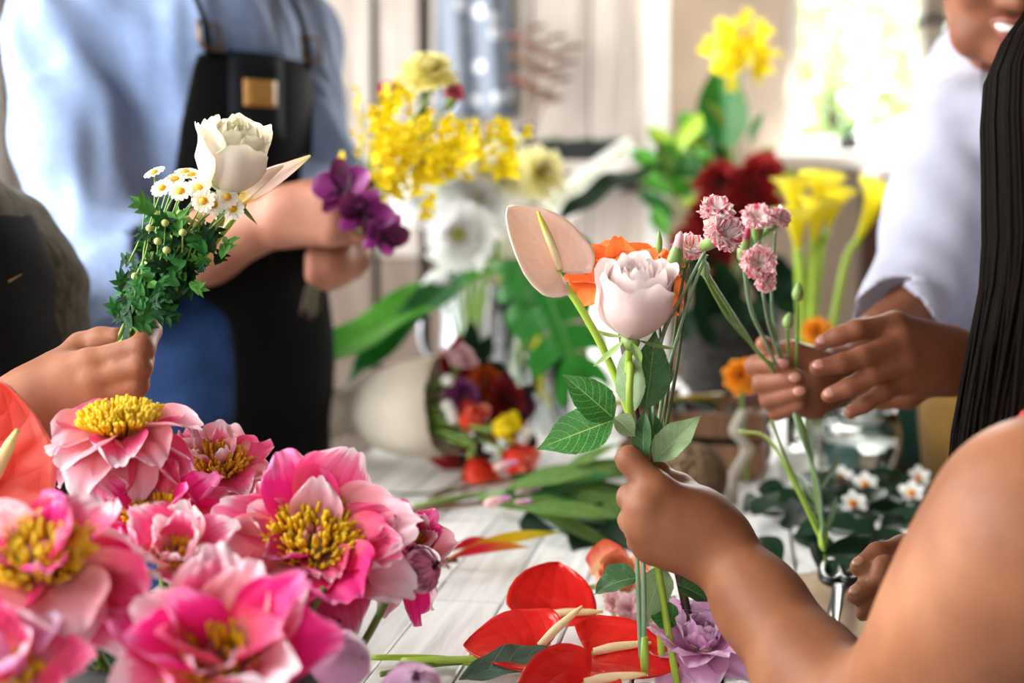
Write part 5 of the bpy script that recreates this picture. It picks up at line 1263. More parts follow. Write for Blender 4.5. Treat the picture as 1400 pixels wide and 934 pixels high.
for s_ in (-1, 1):
    c0 = onbib(.095 * s_, 1.325, .004)
    part('apron_strap', cat(tube([c0, c0 + Vector((0, 0, .06)) - fM * .012, CM + sdM * .10 * s_ + Vector((0, 0, .155)) + fM * .07, CM + sdM * .095 * s_ + Vector((0, 0, .165)) - fM * .04, CM + sdM * .07 * s_ + Vector((0, 0, .05)) - fM * .155], [.016], 24, 8, True, .25)).mesh('apron_strap'), M_apron, ap)
    part('buckle', cat(tube([c0 + sdM * .018 + Vector((0, 0, .012)) + fM * .006, c0 - sdM * .018 + Vector((0, 0, .012)) + fM * .006, c0 - sdM * .018 + Vector((0, 0, .045)), c0 + sdM * .018 + Vector((0, 0, .045)), c0 + sdM * .018 + Vector((0, 0, .012)) + fM * .006], [.0028], 5, 6, False)).mesh('buckle'), M_brass, ap)
def patch(name, s0, s1, z0, z1, out, m, th):
    n = 6; g = [onbib(s0 + (s1 - s0) * i / (n - 1), z0 + (z1 - z0) * j / (n - 1), out) for j in range(n) for i in range(n)]
    o = part(name, cat(([tuple(p) for p in g], gridfaces(n, n))).mesh(name), m, ap); solid(o, th); return o
M_pocket = cloth_mat('pocket_cloth', '#20242a', '#14171c', 900, .9, 14, .3, .0)
_h = hit(Bp, 352, 128); _s = (_h - CM).dot(sdM)
patch('pocket', _s - .045, _s + .045, _h.z - .06, _h.z + .055, .004, M_pocket, .002); patch('leather_patch', _s - .027, _s + .027, _h.z - .018, _h.z + .018, .0085, M_leather, .002)
T = Body(); T.add(Cone(pvM + Vector((0, 0, .10)), pvM + Vector((0, 0, -.06)), .128, .14), .04); ends = legs(T, pvM + Vector((0, 0, -.03)), fM, r=(.095, .07, .055)); T.disp = lambda P: .003 * snoise(P, 50, 2)
part('jeans', quads_mesh('jeans', [T.surface(.010)]), M_denim, pm); shoes(pm, ends)
# ------------------------------------------------------------------ vases and flowers at the far end of the table
N = NT('clear_glass'); N.p(Roughness=.02, Transmission_Weight=1.0, IOR=1.3); N.col((.95, .98, .97, 1)); M_glass = N.m
DV = 2.6
def on(px, d, z=TZ): 
    v = at(px, 290, d); return Vector((v.x, v.y, z))
# steel pitcher
pc = on(636, 2.66); pt = thing('steel_pitcher', 'shiny steel pitcher holding white chrysanthemums', 'pitcher', pc)
part('body', cat(lathe([(.001, .002), (.048, .002), (.052, .006), (.050, .06), (.043, .16), (.046, .215), (.052, .232), (.050, .232), (.044, .214), (.041, .16), (.046, .06), (.001, .01)], 32)).mesh('body'), M_steel, pt, tr(pc))
part('handle', cat(tube([pc + V3(-.044, -.01, .20), pc + V3(-.078, -.02, .195), pc + V3(-.082, -.02, .12), pc + V3(-.047, -.01, .07)], [.006], 20, 8, True, .5)).mesh('handle'), M_steel, pt)
def glassvase(name, label, base, R, H, group=None, water=.5, flare=1.0):
    t = thing(name, label, 'vase', base, group)
    part('body', cat(lathe([(.001, .0), (R * .92, .0), (R * .95, .004), (R * flare, H), (R * flare - .003, H), (R * .9, .008), (.001, .008)], 32)).mesh('body'), M_glass, t, tr(base)); return t
gv = on(706, 2.5); glassvase('glass_vase', 'clear glass vase with pale stems next to the steel pitcher', gv, .046, .245)
gv2 = on(748, 2.36); glassvase('glass_vase', 'low clear glass holding yellow green sprigs before a monstera leaf', gv2, .042, .13)
g = thing('yellow_sprig', 'yellow green sprigs crowded inside the low glass', 'flower', gv2 + V3(0, 0, .01)); rs = np.random.RandomState(5)
for i in range(34):
    a = rs.uniform(0, 6.28); r_ = .030 * math.sqrt(rs.rand()); p = gv2 + V3(r_ * math.cos(a), r_ * math.sin(a), rs.uniform(.02, .15))
    part('leaf', cat(leafgeo(.04, .016, 'lance', nu=5, nv=8)).mesh('leaf'), [M_calla, M_stemlt][i % 2], g, frame_mat(p, (rs.normal(), -1, rs.normal()), (rs.normal() * .4, 0, 1)))
Gm = 'white chrysanthemums in the steel pitcher'
mums = [(628, 322, 2.30, .058, M_wht, 'front white chrysanthemum with a yellow green eye turned outwards', (-.05, -.95, .1)), (568, 272, 2.42, .046, M_wht, 'white chrysanthemum leaning out beside the purple orchid', (-.5, -.6, .5)),
        (612, 262, 2.40, .052, M_wht, 'white chrysanthemum just below the yellow orchid spray', (-.2, -.5, .8)), (655, 282, 2.40, .050, M_wht, 'white chrysanthemum in the middle of the pitcher bunch', (.1, -.7, .6)),
        (660, 235, 2.45, .050, M_creammum, 'cream chrysanthemum at the crown of the pitcher bunch', (0, -.5, .8)), (700, 245, 2.45, .050, M_creammum, 'cream chrysanthemum touching the pale yellow one', (.2, -.6, .7)),
        (600, 395, 2.36, .030, M_wht, 'small white chrysanthemum hanging under the bunch', (-.3, -.8, -.1)), (690, 205, 2.52, .042, M_creammum, 'topmost cream chrysanthemum of the pitcher bunch', (.1, -.4, .9))]
for i, (px, py, d, R, m, lb, ax) in enumerate(mums): mum('chrysanthemum', lb, at(px, py, d), ax, R, m, 60 + i, 3 if i == 0 else 4, 24, M_mumeye if i in (0, 3) else M_creammum, .34 if i in (0, 3) else .18, Gm, pc + V3(.01 * math.cos(i), .01 * math.sin(i), .05), .15, .8, -.1)
mum('gerbera', 'pale yellow daisy with a dark olive eye above the glass vase', at(736, 238, 2.42), (.35, -.85, .25), .046, M_palemum, 80, 3, 22, M_darkeye, .26, None, gv + V3(0, 0, .03))
st = thing('stem_bundle', 'bundle of pale green stems standing in the clear glass vase', 'flower stem', gv + V3(0, 0, .01))
for i in range(9):
    a = i * .7; part('stem', cat(tube([gv + V3(.02 * math.cos(a), .02 * math.sin(a), .01), gv + V3(.03 * math.cos(a + 1), .03 * math.sin(a + 1), .2), at(650 + 12 * i, 330 - 6 * (i % 3), 2.48)], [.0035], 12, 6)).mesh('stem'), [M_stem, M_stemlt][i % 2], st)
# broad leaves round the vases
def bigleaf(name, label, base, tip, W, mat, normal, d0, d1, prof='lance', droop=.4, wave=.02, fold=.3, foot=None, group=None, L=None):
    b, t = at(base[0], base[1], d0), at(tip[0], tip[1], d1)
    root = thing(name, label, 'leaf', foot if foot is not None else b, group)
    leaf(root, b, t - b, normal, (t - b).length * 1.05, W, mat, 'blade', prof, nu=11, nv=40, droop=droop, wave=wave, fold=fold)
    if foot is not None: part('leaf_stalk', cat(tube([b, (b + Vector(foot)) / 2 + V3(0, 0, .02), foot], [.003, .004], 14, 7)).mesh('leaf_stalk'), M_stem, root)
    return root
GL = 'broad leaves round the vases'
bigleaf('banana_leaf', 'long arched green leaf reaching out from the pitcher below the orchids', (668, 366), (406, 408), .095, M_brightleaf, (-.05, -.40, .92), 2.42, 2.12, 'strap', .12, .012, .25, pc + V3(0, 0, .06), GL)
bigleaf('banana_leaf', 'dark green leaf lying over the bright arched leaf', (662, 348), (470, 352), .06, M_bigleaf, (-.1, -.5, .8), 2.40, 2.10, 'strap', .15, .015, .3, pc + V3(0, 0, .07), GL)
bigleaf('long_leaf', 'dark glossy leaf stretching from the vase towards the white post', (760, 308), (918, 246), .085, M_darkleaf, (-.25, -.38, .9), 2.5, 2.75, 'lance', .3, .015, .3, gv + V3(.01, 0, .05), GL)
bigleaf('long_leaf', 'mid green rounded leaf behind the peach anthurium', (750, 345), (868, 325), .10, M_bigleaf, (.1, -.45, .85), 2.30, 2.35, 'ovate', .9, .01, .25, gv + V3(.01, .01, .04), GL)
def monstera(label, base, tip, W, d0, d1, normal, foot):
    b, t = at(base[0], base[1], d0), at(tip[0], tip[1], d1); root = thing('monstera_leaf', label, 'leaf', foot, GL)
    o = part('blade', monstera_geo((t - b).length, W).mesh('blade'), M_monstera, root, frame_mat(b, normal, t - b))
    part('leaf_stalk', cat(tube([b, (b + Vector(foot)) / 2 + V3(0, 0, .03), foot], [.003, .004], 14, 7)).mesh('leaf_stalk'), M_stem, root)
monstera('split monstera leaf hanging over the glass vase rim', (735, 375), (808, 515), .145, 2.28, 2.2, (.1, -.95, .3), gv + V3(.0, -.01, .08))
monstera('small split monstera leaf behind the wrapped bouquet', (700, 355), (730, 440), .10, 2.40, 2.32, (-.2, -.9, .4), gv + V3(.01, -.01, .07))
# white plates seen as round discs behind the leaves
pp = on(850, 3.0, 1.02 - .07); wp = thing('white_jug', 'rounded white jug behind the dark leaves', 'jug', on(852, 2.95))
part('body', cat(lathe([(.001, 0), (.05, 0), (.062, .03), (.072, .10), (.066, .18), (.05, .235), (.054, .26), (.050, .26), (.046, .235), (.06, .18), (.066, .10), (.056, .03), (.001, .006)], 32)).mesh('body'), M_white, wp, tr(on(852, 2.95)))
part('handle', cat(tube([on(852, 2.95) + V3(.05, 0, .22), on(852, 2.95) + V3(.10, 0, .2), on(852, 2.95) + V3(.068, 0, .10)], [.008], 14, 8)).mesh('handle'), M_white, wp)
fr = thing('lit_frond', 'feathery frond with window light painted white, arching above the white jug', 'frond', on(742, 2.8, .97))  # window light caught by the frond is put in as white colour
q = [at(742, 292, 2.8), at(780, 262, 2.85), at(830, 222, 2.9), at(862, 196, 2.95)]; P = spline(q, 18)
part('rib', cat(tube(q, [.003, .001], 18, 6)).mesh('rib'), M_wht, fr); part('rib', cat(tube([q[0], on(742, 2.8, 1.0), on(735, 2.75, .97)], [.003], 8, 6)).mesh('rib'), M_wht, fr)
for i in range(1, 17):
    for s in (-1, 1): part('leaflet', cat(leafgeo(.06 - .002 * i, .02, 'lance', .2, .5, nu=5, nv=8)).mesh('leaflet'), M_wht, fr, frame_mat(P[i], (0, -.8, .5), (.5 * s + .5, 0, -.9 * s + .2)))

# ------------------------------------------------------------------ the bouquet of the person in the blue shirt
DM = 1.80
hold = at(460, 330, 1.79)
on1 = thing('oncidium_spray', 'dense spray of small bright yellow orchids held up by the person in blue', 'flower', hold)
rs = np.random.RandomState(21)
fm = MB(); RS = np.random.RandomState(3)
for a, L, W in ((0, .013, .019), (2.2, .008, .005), (-2.2, .008, .005), (3.14, .008, .005)): fm.add(*xform(petal(L, W, .15, -.3, 0, .3, .05, 2, [.3, .5, .9, 1, .9], nu=7, nv=6), rz(a)))
fm = fm.mesh('floret'); fe = cat(ball((0, 0, .001), .0018, 6, 5)).mesh('floret_eye')
cl = []
for i in range(105):
    t = rs.rand(); c = np.array([530, 205]) + np.array([rs.normal() * 30, rs.normal() * 26]) + (np.array([60, 0]) * t if i % 3 else 0)
    cl.append((c[0], c[1]))
cl += [(490 + rs.normal() * 4, 120 + 10 * i) for i in range(10)] + [(517 + rs.normal() * 5, 150 + 9 * i) for i in range(8)] + [(540 + rs.normal() * 12, 125 + rs.normal() * 12) for i in range(14)] + [(685 + rs.normal() * 18, 185 + rs.normal() * 8) for i in range(8)] + [(rs.uniform(595, 705), rs.uniform(165, 235)) for i in range(46)] + [(rs.uniform(510, 640), rs.uniform(160, 240)) for i in range(50)] + [(535 + rs.normal() * 14, 248 + rs.normal() * 9) for i in range(12)]
for px, py in cl:
    M = frame_mat(at(px, py, DM + rs.uniform(-.03, .05)), (rs.normal() * .5, -.8, rs.normal() * .5), (rs.normal() * .4, 0, -1)) @ sc(rs.uniform(.75, 1.15) if px > 505 else .45)
    o = part('floret', fm, M_yellow, on1, M)
for tx, ty in ((490, 118), (517, 150), (540, 120), (560, 160), (600, 170), (640, 180), (690, 185), (580, 210)):
    part('stem', cat(tube([at(tx, ty, DM), at(tx * .4 + 500 * .6, ty * .4 + 250 * .6, DM), hold], [.0009, .0016], 14, 6)).mesh('stem'), M_stem, on1)
mum('chrysanthemum', 'pale yellow chrysanthemum crowning the bunch of yellow orchids', at(585, 108, DM), (.05, -.45, .9), .036, M_palemum, 91, 5, 22, M_palemum, .0, None, hold, .19, 1.2, .0)
c1 = spray('carnation', 'deep pink carnation beside the pale yellow chrysanthemum', hold); carnation(c1, at(620, 131, DM), (.3, -.7, .6), .0155, M_pinkcarn, 41, 22); stem(c1, [at(612, 142, DM), at(570, 200, DM + .02), hold], [.0018], M_stem)
c1 = spray('carnation', 'deep pink carnation half covered by yellow orchid florets', hold); carnation(c1, at(531, 128, DM + .02), (-.2, -.6, .7), .0155, M_pinkcarn, 42, 22); stem(c1, [at(532, 140, DM + .02), at(510, 220, DM + .02), hold], [.0018], M_stem)
# purple orchids over the hands
def orchid(label, c, axis, hint, s, sd):
    root = thing('purple_orchid', label, 'flower', c, 'purple orchids over the hands'); M = frame_mat(c, axis, hint)
    global RS
    for i, (a, L, W, e) in enumerate(((0, .040, .030, .25), (1.25, .040, .040, .2), (-1.25, .040, .040, .2), (2.35, .036, .026, .15), (-2.35, .036, .026, .15))):
        RS = np.random.RandomState(sd + i); part('petal', cat(petal(L * s, W * s, e, .25, 0, .8, .02, 2, [.35, .7, .95, 1, .95, .75, .35])).mesh('petal'), [M_purple, M_purpledk][(i + sd) % 3 == 0], root, M @ rz(a))
    part('lip', cat(petal(.02 * s, .014 * s, .9, -1.2, 0, .9, .03, 2)).mesh('lip'), M_purpledk, root, M @ rz(PI))
    stem(root, [Vector(c), Vector(c) - Vector(axis).normalized() * .02, hold], [.002], M_stemolive)
orchid('upright purple orchid with one raised petal beside the wrist', at(472, 262, 1.66), (-.25, -.85, .3), (-.2, 0, 1), 1.0, 501)
orchid('purple orchid facing down over the fingers', at(497, 290, 1.65), (.2, -.8, -.3), (.3, 0, 1), .95, 512)
orchid('purple orchid nodding at the lower edge of the bunch', at(522, 318, 1.67), (.45, -.7, -.4), (.4, 0, 1), .85, 523)
dst = thing('stem_bundle', 'dark cut stems sticking out below the hands', 'flower stem', at(425, 440, 1.82))
for i in range(5): part('stem', cat(tube([hold + V3(0, .01, 0), at(440 - 4 * i, 385, 1.81), at(436 - 6 * i, 425 + 6 * (i % 3), 1.82)], [.003], 10, 6)).mesh('stem'), [M_stemdk, M_stemolive][i % 2], dst)

# ------------------------------------------------------------------ the heap of flowers by the window
bk2 = on(1000, 2.78); M_basket = cloth_mat('woven_dark', '#3a332c', '#0f0d0b', 120, .8, 60, 1.0)
ps = thing('woven_basket', 'dark woven basket holding red chrysanthemums and ferny greens', 'basket', bk2)
part('body', cat(lathe([(.001, .0), (.075, .0), (.09, .03), (.10, .10), (.092, .18), (.085, .19), (.084, .18), (.09, .10), (.08, .03), (.001, .01)], 32)).mesh('body'), M_basket, ps, tr(bk2))
for z_, R_ in ((.035, .0925), (.10, .102), (.165, .0955)): part('band', cat(tube([(R_ * math.cos(a), R_ * math.sin(a), z_ + .003 * math.sin(a * 12)) for a in np.linspace(0, 2 * PI, 40)], [.006], 40, 6, False)).mesh('band'), M_basket, ps, tr(bk2))
Gr = 'dark red chrysanthemums in the basket'
for i, (px, py, R) in enumerate([(985, 255, .05), (1022, 262, .05), (1042, 240, .045), (1000, 290, .045), (965, 300, .04), (1040, 285, .045), (945, 335, .04), (975, 350, .04)]):
    mum('chrysanthemum', ['dark red chrysanthemum next to the pointed green leaf foot', 'dark red chrysanthemum in the middle of the basket crown', 'dark red chrysanthemum nearest the yellow callas at the top', 'dark red chrysanthemum above the striped carnations', 'dark red chrysanthemum in front of bright green sprays', 'dark red chrysanthemum squeezed under the calla blooms', 'dark red chrysanthemum low behind the orange rose', 'lowest dark red chrysanthemum over the basket rim'][i], at(px, py, 2.66), (rs.normal() * .3, -.7, .5), R, M_darkred, 110 + i, 4, 18, M_darkred, 0, Gr, bk2 + V3(0, 0, .1), .16)
gf = thing('green_foliage', 'bright green leafy sprays around the dark red chrysanthemums', 'foliage', bk2 + V3(0, 0, .1))
for i in range(70):
    px, py = rs.uniform(905, 1060), rs.uniform(170, 340) 
    if i % 3 == 0: px, py = rs.uniform(905, 985), rs.uniform(200, 300)
    p = at(px, py, rs.uniform(2.66, 2.95)); q = bk2 + V3(0, 0, .15); dr = (p - q).normalized()
    part('leaf', cat(leafgeo(rs.uniform(.06, .10), rs.uniform(.025, .045), 'lance', .25, .4, nu=5, nv=9)).mesh('leaf'), [M_brightleaf, M_lilyleaf, M_stemlt, M_bigleaf][i % 4], gf, frame_mat(p, (rs.normal() * .4, -.8, .4), dr + V3(rs.normal() * .5, 0, rs.normal() * .3)))
    if i % 4 == 0: part('stem', cat(tube([q, (p + q) / 2 + V3(0, 0, .02), p], [.002], 8, 5)).mesh('stem'), M_stem, gf)
dk = thing('dark_foliage', 'deep shadowed leaves spilling over the woven basket rim', 'foliage', bk2 + V3(0, 0, .1))
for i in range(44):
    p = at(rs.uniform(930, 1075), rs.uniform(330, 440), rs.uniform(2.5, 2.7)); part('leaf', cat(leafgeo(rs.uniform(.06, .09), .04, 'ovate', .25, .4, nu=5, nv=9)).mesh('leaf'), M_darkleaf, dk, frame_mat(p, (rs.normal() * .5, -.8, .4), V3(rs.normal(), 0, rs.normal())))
bigleaf('upright_leaf', 'tall pointed green leaf standing upright near the window', (988, 212), (985, 82), .125, M_bigleaf, (-.1, -.98, .1), 3.1, 3.1, 'ovate', .05, .01, .45, bk2 + V3(.0, .03, .1))
yo = thing('yellow_orchid', 'tall yellow orchid blooming against the window frame', 'flower', on(1000, 3.0))
for i in range(34):
    p = at(1012 + rs.normal() * 20, 62 + rs.normal() * 24, 3.0 + rs.uniform(-.04, .04)); part('floret', fm, M_yellow, yo, frame_mat(p, (rs.normal() * .5, -.8, rs.normal() * .5), (rs.normal(), 0, -1)) @ sc(2.0))
part('stem', cat(tube([on(1000, 3.0), on(1002, 3.0, 1.1), at(1010, 150, 3.0), at(1018, 30, 3.0)], [.004, .002], 20, 6)).mesh('stem'), M_stem, yo)
# yellow callas in a slim glass
cv = on(1106, 2.2); glassvase('glass_vase', 'slim clear glass holding yellow calla lilies', cv, .032, .16)
Gc = 'yellow calla lilies in the slim glass'
for i, (px, py, ax, L, R, lb) in enumerate([(1172, 330, (.34, -.2, .9), .105, .034, 'yellow calla leaning out away from the other callas'), (1088, 305, (-.12, -.25, .95), .085, .032, 'yellow calla at the back of the calla bunch'), (1092, 345, (-.16, -.3, .95), .085, .034, 'front yellow calla next to the striped carnations'),
                                   (1112, 335, (.02, -.3, .95), .09, .033, 'yellow calla in the middle of the calla bunch'), (1130, 320, (.16, -.2, .95), .085, .028, 'narrow yellow calla beside the leaning one'), (1118, 300, (.06, -.1, .98), .08, .033, 'tallest yellow calla of the bunch')]):
    calla('calla_lily', lb, at(px, py, 2.18), ax, L, R, M_calla, cv + V3(.012 * math.cos(i), .012 * math.sin(i), .02), i, (-.3, -1, .2), Gc)
# wall shelf with a black tray, dried heliconia, bottles
sh_ = thing('wall_shelf', 'pale board shelf on the boarded wall below the dried heliconia', 'shelf', (.12, YB - .15, 1.22))
part('board', cat(box(-.06, .33, YB - .34, YB - .006, 1.215, 1.24, .003)).mesh('board', False), M_wallwood, sh_)
for x_ in (-.02, .28): part('bracket', cat(box(x_, x_ + .02, YB - .28, YB - .006, 1.17, 1.215, .002)).mesh('bracket', False), M_gap, sh_)
ty = V3(.165, YB - .2, 1.24); tk = thing('black_tray', 'shallow black tray of seedlings on the pale shelf', 'tray', ty)
part('body', cat(box(-.095, .095, -.08, .08, 0, .008), box(-.105, -.095, -.09, .09, 0, .05), box(.095, .105, -.09, .09, 0, .05), box(-.095, .095, -.09, -.08, 0, .05), box(-.095, .095, .08, .09, 0, .05)).mesh('body', False), M_enamel, tk, tr(ty))
part('seedlings', cat(*[leafgeo(.03, .012, 'lance', .2, .4, nu=4, nv=6) if False else xform(leafgeo(.035, .012, 'lance', .2, .4, nu=4, nv=6), frame_mat((rs.uniform(-.09, .09), rs.uniform(-.07, .07), .03), (rs.normal(), -1, rs.normal()), (rs.normal() * .4, 0, 1))) for i in range(60)]).mesh('seedlings'), M_herb, tk, tr(ty), kind='stuff')
hv = V3(.03, YB - .16, 1.24); hb = thing('bud_vase', 'small dark vase of dried heliconia on the shelf', 'vase', hv); part('body', cat(lathe([(.001, 0), (.026, 0), (.030, .03), (.018, .075), (.020, .09), (.016, .09), (.001, .03)], 20)).mesh('body'), M_tabdark, hb, tr(hv))
hl = thing('dried_heliconia', 'dried red heliconia sprays against the boarded wall', 'flower', hv + V3(0, 0, .02)); M_dry = plain('dried_red', '#6f3a30', .8, .3, 40)
for i, (px, py) in enumerate(((718, 30), (745, 45), (772, 60))):
    tip = at(px, py, 3.55); base = hv + V3(0, 0, .03); P = spline([base, base * .5 + tip * .5 + V3(.01, 0, .02), tip], 12)
    part('stem', cat(tube(P, [.003], 12, 6, False)).mesh('stem'), M_twig, hl)
    for k in range(4, 11): part('bract', cat(leafgeo(.07, .018, 'lance', .7, .5, nu=5, nv=9)).mesh('bract'), [M_dry, M_twig, M_dry][k % 3], hl, frame_mat(P[k], (0, -.8, .5), ((-1) ** k * .9, 0, .5)))
for i, px in enumerate((660, 686)):
    b = V3((px - 700) / F * 3.4 + .005, YB - .28, 1.24) if px > 670 else V3(-.045, YB - .22, 1.24)
    glassvase('glass_bottle', ['clear glass bottle at the end of the shelf', 'clear glass bottle by the dried heliconia vase'][i], b, .014, .085, 'clear glass bottles on the shelf')
# hanging patterned cloth
N = NT('dotted_cloth'); o = N.coord('Object'); v = N.n.new('ShaderNodeTexVoronoi'); N.t.links.new(N.mapping(o, (1, .1, 1)), v.inputs['Vector']); v.inputs['Scale'].default_value = 17
N.col(N.ramp(v.outputs['Distance'], [(.22, lin('#e2e4ea')), (.34, lin('#7d8490'))])); N.p(Roughness=.9); M_dots = N.m
u = np.linspace(0, 1, 30); z = np.linspace(0, 1, 24); UU, ZZ = np.meshgrid(u, z)
X = -.19 + .165 * UU + .035 * (1 - ZZ) * (UU - .2); Y = YB - .035 + .012 * np.sin(UU * 14 + ZZ * 2); Z = 1.36 + .75 * ZZ
ck = part('hanging_cloth', cat((np.stack([X, Y, Z], -1).reshape(-1, 3), gridfaces(30, 24))).mesh('cloth'), M_dots); solid(ck, .002); tag(ck, 'grey dotted cloth hanging on the boarded wall', 'cloth')
# things on the window sill
sp = V3((1156 - 700) / F * 4.93, YS - .07, WZ0); t = thing('small_pot', 'small black pot with a sprig on the window sill', 'pot', sp)
part('body', cat(lathe([(.001, 0), (.030, 0), (.045, .05), (.04, .055), (.001, .04)], 18)).mesh('body'), M_enamel, t, tr(sp)); part('sprig', cat(*[xform(leafgeo(.07, .02, 'lance', nu=4, nv=6), frame_mat((0, 0, .04), (math.cos(i), math.sin(i), .3), (math.sin(i) * .4, 0, 1))) for i in range(6)]).mesh('sprig'), M_herb, t, tr(sp))
for i, (px, w_, h_) in enumerate(((1205, .14, .045), (1240, .10, .09))):
    q = V3((px - 700) / F * 4.93, YS - .08, WZ0); t = thing('white_tub', ['low white plastic tub on the window sill', 'taller white tub on the window sill by the mullion'][i], 'tub', q)
    part('body', cat(box(-w_ / 2, w_ / 2, -.05, .05, 0, h_, .006)).mesh('body', False), M_white, t, tr(q)); part('lid', cat(box(-w_ / 2 - .004, w_ / 2 + .004, -.054, .054, h_, h_ + .008, .003)).mesh('lid', False), M_white, t, tr(q))
# ------------------------------------------------------------------ things lying on the table
# bouquet wrapped in cream paper
M_paper = plain('cream_paper', '#f6ecd8', .8, .05, 12, bump=.1)
A_, Bm = at(478, 563, 2.12), at(612, 556, 2.06)
axp = (Bm - A_).normalized(); wbq = thing('wrapped_bouquet', 'cream paper cone wrapped round a bouquet, tail off the table edge', 'bouquet', tab(600, 640))
def cone_geo(prof, k=40, ruf=.0, open_=.0):
    V = []; n = len(prof)
    for i, (r_, h) in enumerate(prof):
        for j in range(k):
            a = 2 * PI * j / k; rr = r_ * (1 + ruf * math.sin(a * 7 + i) * (.4 + .6 * (i in (0, n - 1)))); V.append((rr * math.cos(a), rr * math.sin(a), h))
    return V, gridfaces(k, n, True), [(j / k, i / n) for i in range(n) for j in range(k)]
Mx = frame_mat(A_, axp, (0, 0, 1)); Lc = (Bm - A_).length
o = part('wrapping', cat(cone_geo([(.040, -.062), (.043, -.045), (.036, -.02), (.030, .0), (.040, .02), (.058, .05), (.070, .09), (.076, Lc)], ruf=.035)).mesh('wrapping'), M_paper, wbq, Mx); solid(o, .0015)
part('tie', cat(cone_geo([(.0325, -.008), (.0335, 0), (.0325, .008)], ruf=.02)).mesh('tie'), M_paper, wbq, Mx)
part('stems', cat(*[tube([(.012 * math.cos(i), .012 * math.sin(i), -.055), (.04 * math.cos(i), .04 * math.sin(i), Lc)], [.003], 6, 6) for i in range(9)]).mesh('stems'), M_stem, wbq, Mx, kind='stuff')
rs = np.random.RandomState(31)
Gw = 'flowers in the paper cone'
inner = A_ + axp * .05
def wfl(px, py, d, R, m, lb, kind='mum', ax=(.7, -.5, .4), sd=0):
    if kind == 'mum': mum('chrysanthemum', lb, at(px, py, d), ax, R, m, 200 + sd, 5, 16, m, 0, Gw, inner, .2)
    elif kind == 'ball': peony('peony', lb, at(px, py, d), ax, R, [(7, .7, .7, 1.3, .5, 1.0, .05), (8, .85, .8, 1.0, .5, 1.0, .05), (8, .9, .85, .6, .5, 1.0, .04)], m, 210 + sd, 10, .2, .2, group=Gw, foot=inner)
    else: rose('tulip', lb, at(px, py, d), ax, R, R * 1.9, m, 220 + sd, 9, 1.2, inner, M_stem, .003, group=Gw, sepals=0)
wfl(624, 497, 2.02, .036, M_blush, 'pale pink ruffled ball bloom at the mouth of the paper cone', 'ball', (.35, -.6, .6))
wfl(628, 545, 2.0, .030, M_purple, 'purple bloom in the paper cone', sd=1); wfl(660, 525, 2.05, .030, M_burnt, 'burnt orange bloom above the dark red ones in the cone', sd=2); wfl(688, 548, 2.03, .032, M_darkred, 'dark red bloom tipped out of the paper cone', sd=3)
wfl(650, 552, 2.04, .026, M_darkred, 'dark red bloom between purple and orange in the cone', sd=4)
wfl(645, 625, 1.96, .026, M_redor, 'red orange tulip hanging lowest from the cone', 'tulip', (.25, -.3, -.75), 5); wfl(688, 618, 1.96, .024, M_redor, 'red orange tulip beside the yellow bud', 'tulip', (.6, -.4, -.35), 6)
wfl(672, 585, 1.93, .018, M_yellow, 'yellow bud among the red tulips', 'tulip', (.8, -.5, .1), 7); wfl(638, 590, 1.98, .022, M_redor, 'slim red tulip standing against the paper rim', 'tulip', (.2, -.3, .8), 8); wfl(700, 590, 2.0, .022, M_burnt, 'small burnt orange bloom behind the yellow bud', sd=9)
fl = thing('white_filler', 'tiny white filler blossoms among the wrapped flowers', 'flower', inner)
for i, (px, py) in enumerate(((612, 520), (618, 565), (612, 555), (722, 590), (715, 600), (620, 572), (640, 575))):
    p = at(px, py, 1.97); part('blossom', cat(ball(p, .009, 8, 6)).mesh('blossom'), M_wht, fl); part('stem', cat(tube([p, inner], [.001], 6, 5)).mesh('stem'), M_stem, fl)
dkf = thing('dark_foliage', 'dark wine leaves filling the mouth of the paper cone', 'foliage', inner)
for i in range(30):
    p = at(rs.uniform(605, 725), rs.uniform(490, 640), rs.uniform(2.03, 2.10)); part('leaf', cat(leafgeo(.06, .03, 'ovate', nu=5, nv=8)).mesh('leaf'), [M_purpledk, M_darkleaf, M_darkred][i % 3], dkf, frame_mat(p, (.3, -.9, rs.normal() * .3), V3(.5 + rs.normal() * .5, 0, rs.normal())))

# red anthuriums on the boards
Ga = 'glossy red anthuriums lying on the table'
def lay(lb, px, py, z, tip, nrm, L, W, sp, sd, m=M_sp_red):
    c = tab(px, py, TZ + z); t = Vector(tip)
    anthurium('red_anthurium', lb, c, t, nrm, L, W, m, M_spadix3, .045, .0036, spdir=sp, foot=c - t.normalized() * .16 + V3(0, .0, -z + .006), via=(c - t.normalized() * .08 - V3(0, 0, z * .5),), group=Ga, sd=sd, hollow=.25, recurve=.1)
lay('upper red anthurium with its cream spadix lying flat', 752, 838, .030, (.1, 1.0, .35), (.1, -.62, .75), .070, .078, (1, -.1, .05), 1)
lay('broad red anthurium overlapping two others on its side', 738, 880, .028, (-1, .1, -.06), (-.05, -.35, .9), .078, .078, (.7, .1, .6), 2)
lay('red anthurium near the cut rose stems', 812, 888, .030, (.85, -.25, .0), (.0, -.38, .9), .085, .075, (1, .0, .12), 3)
lay('lowest red anthurium with a dark pink rim', 800, 930, .026, (-.55, -.55, .1), (.05, -.45, .85), .085, .075, (1, -.05, .12), 4)
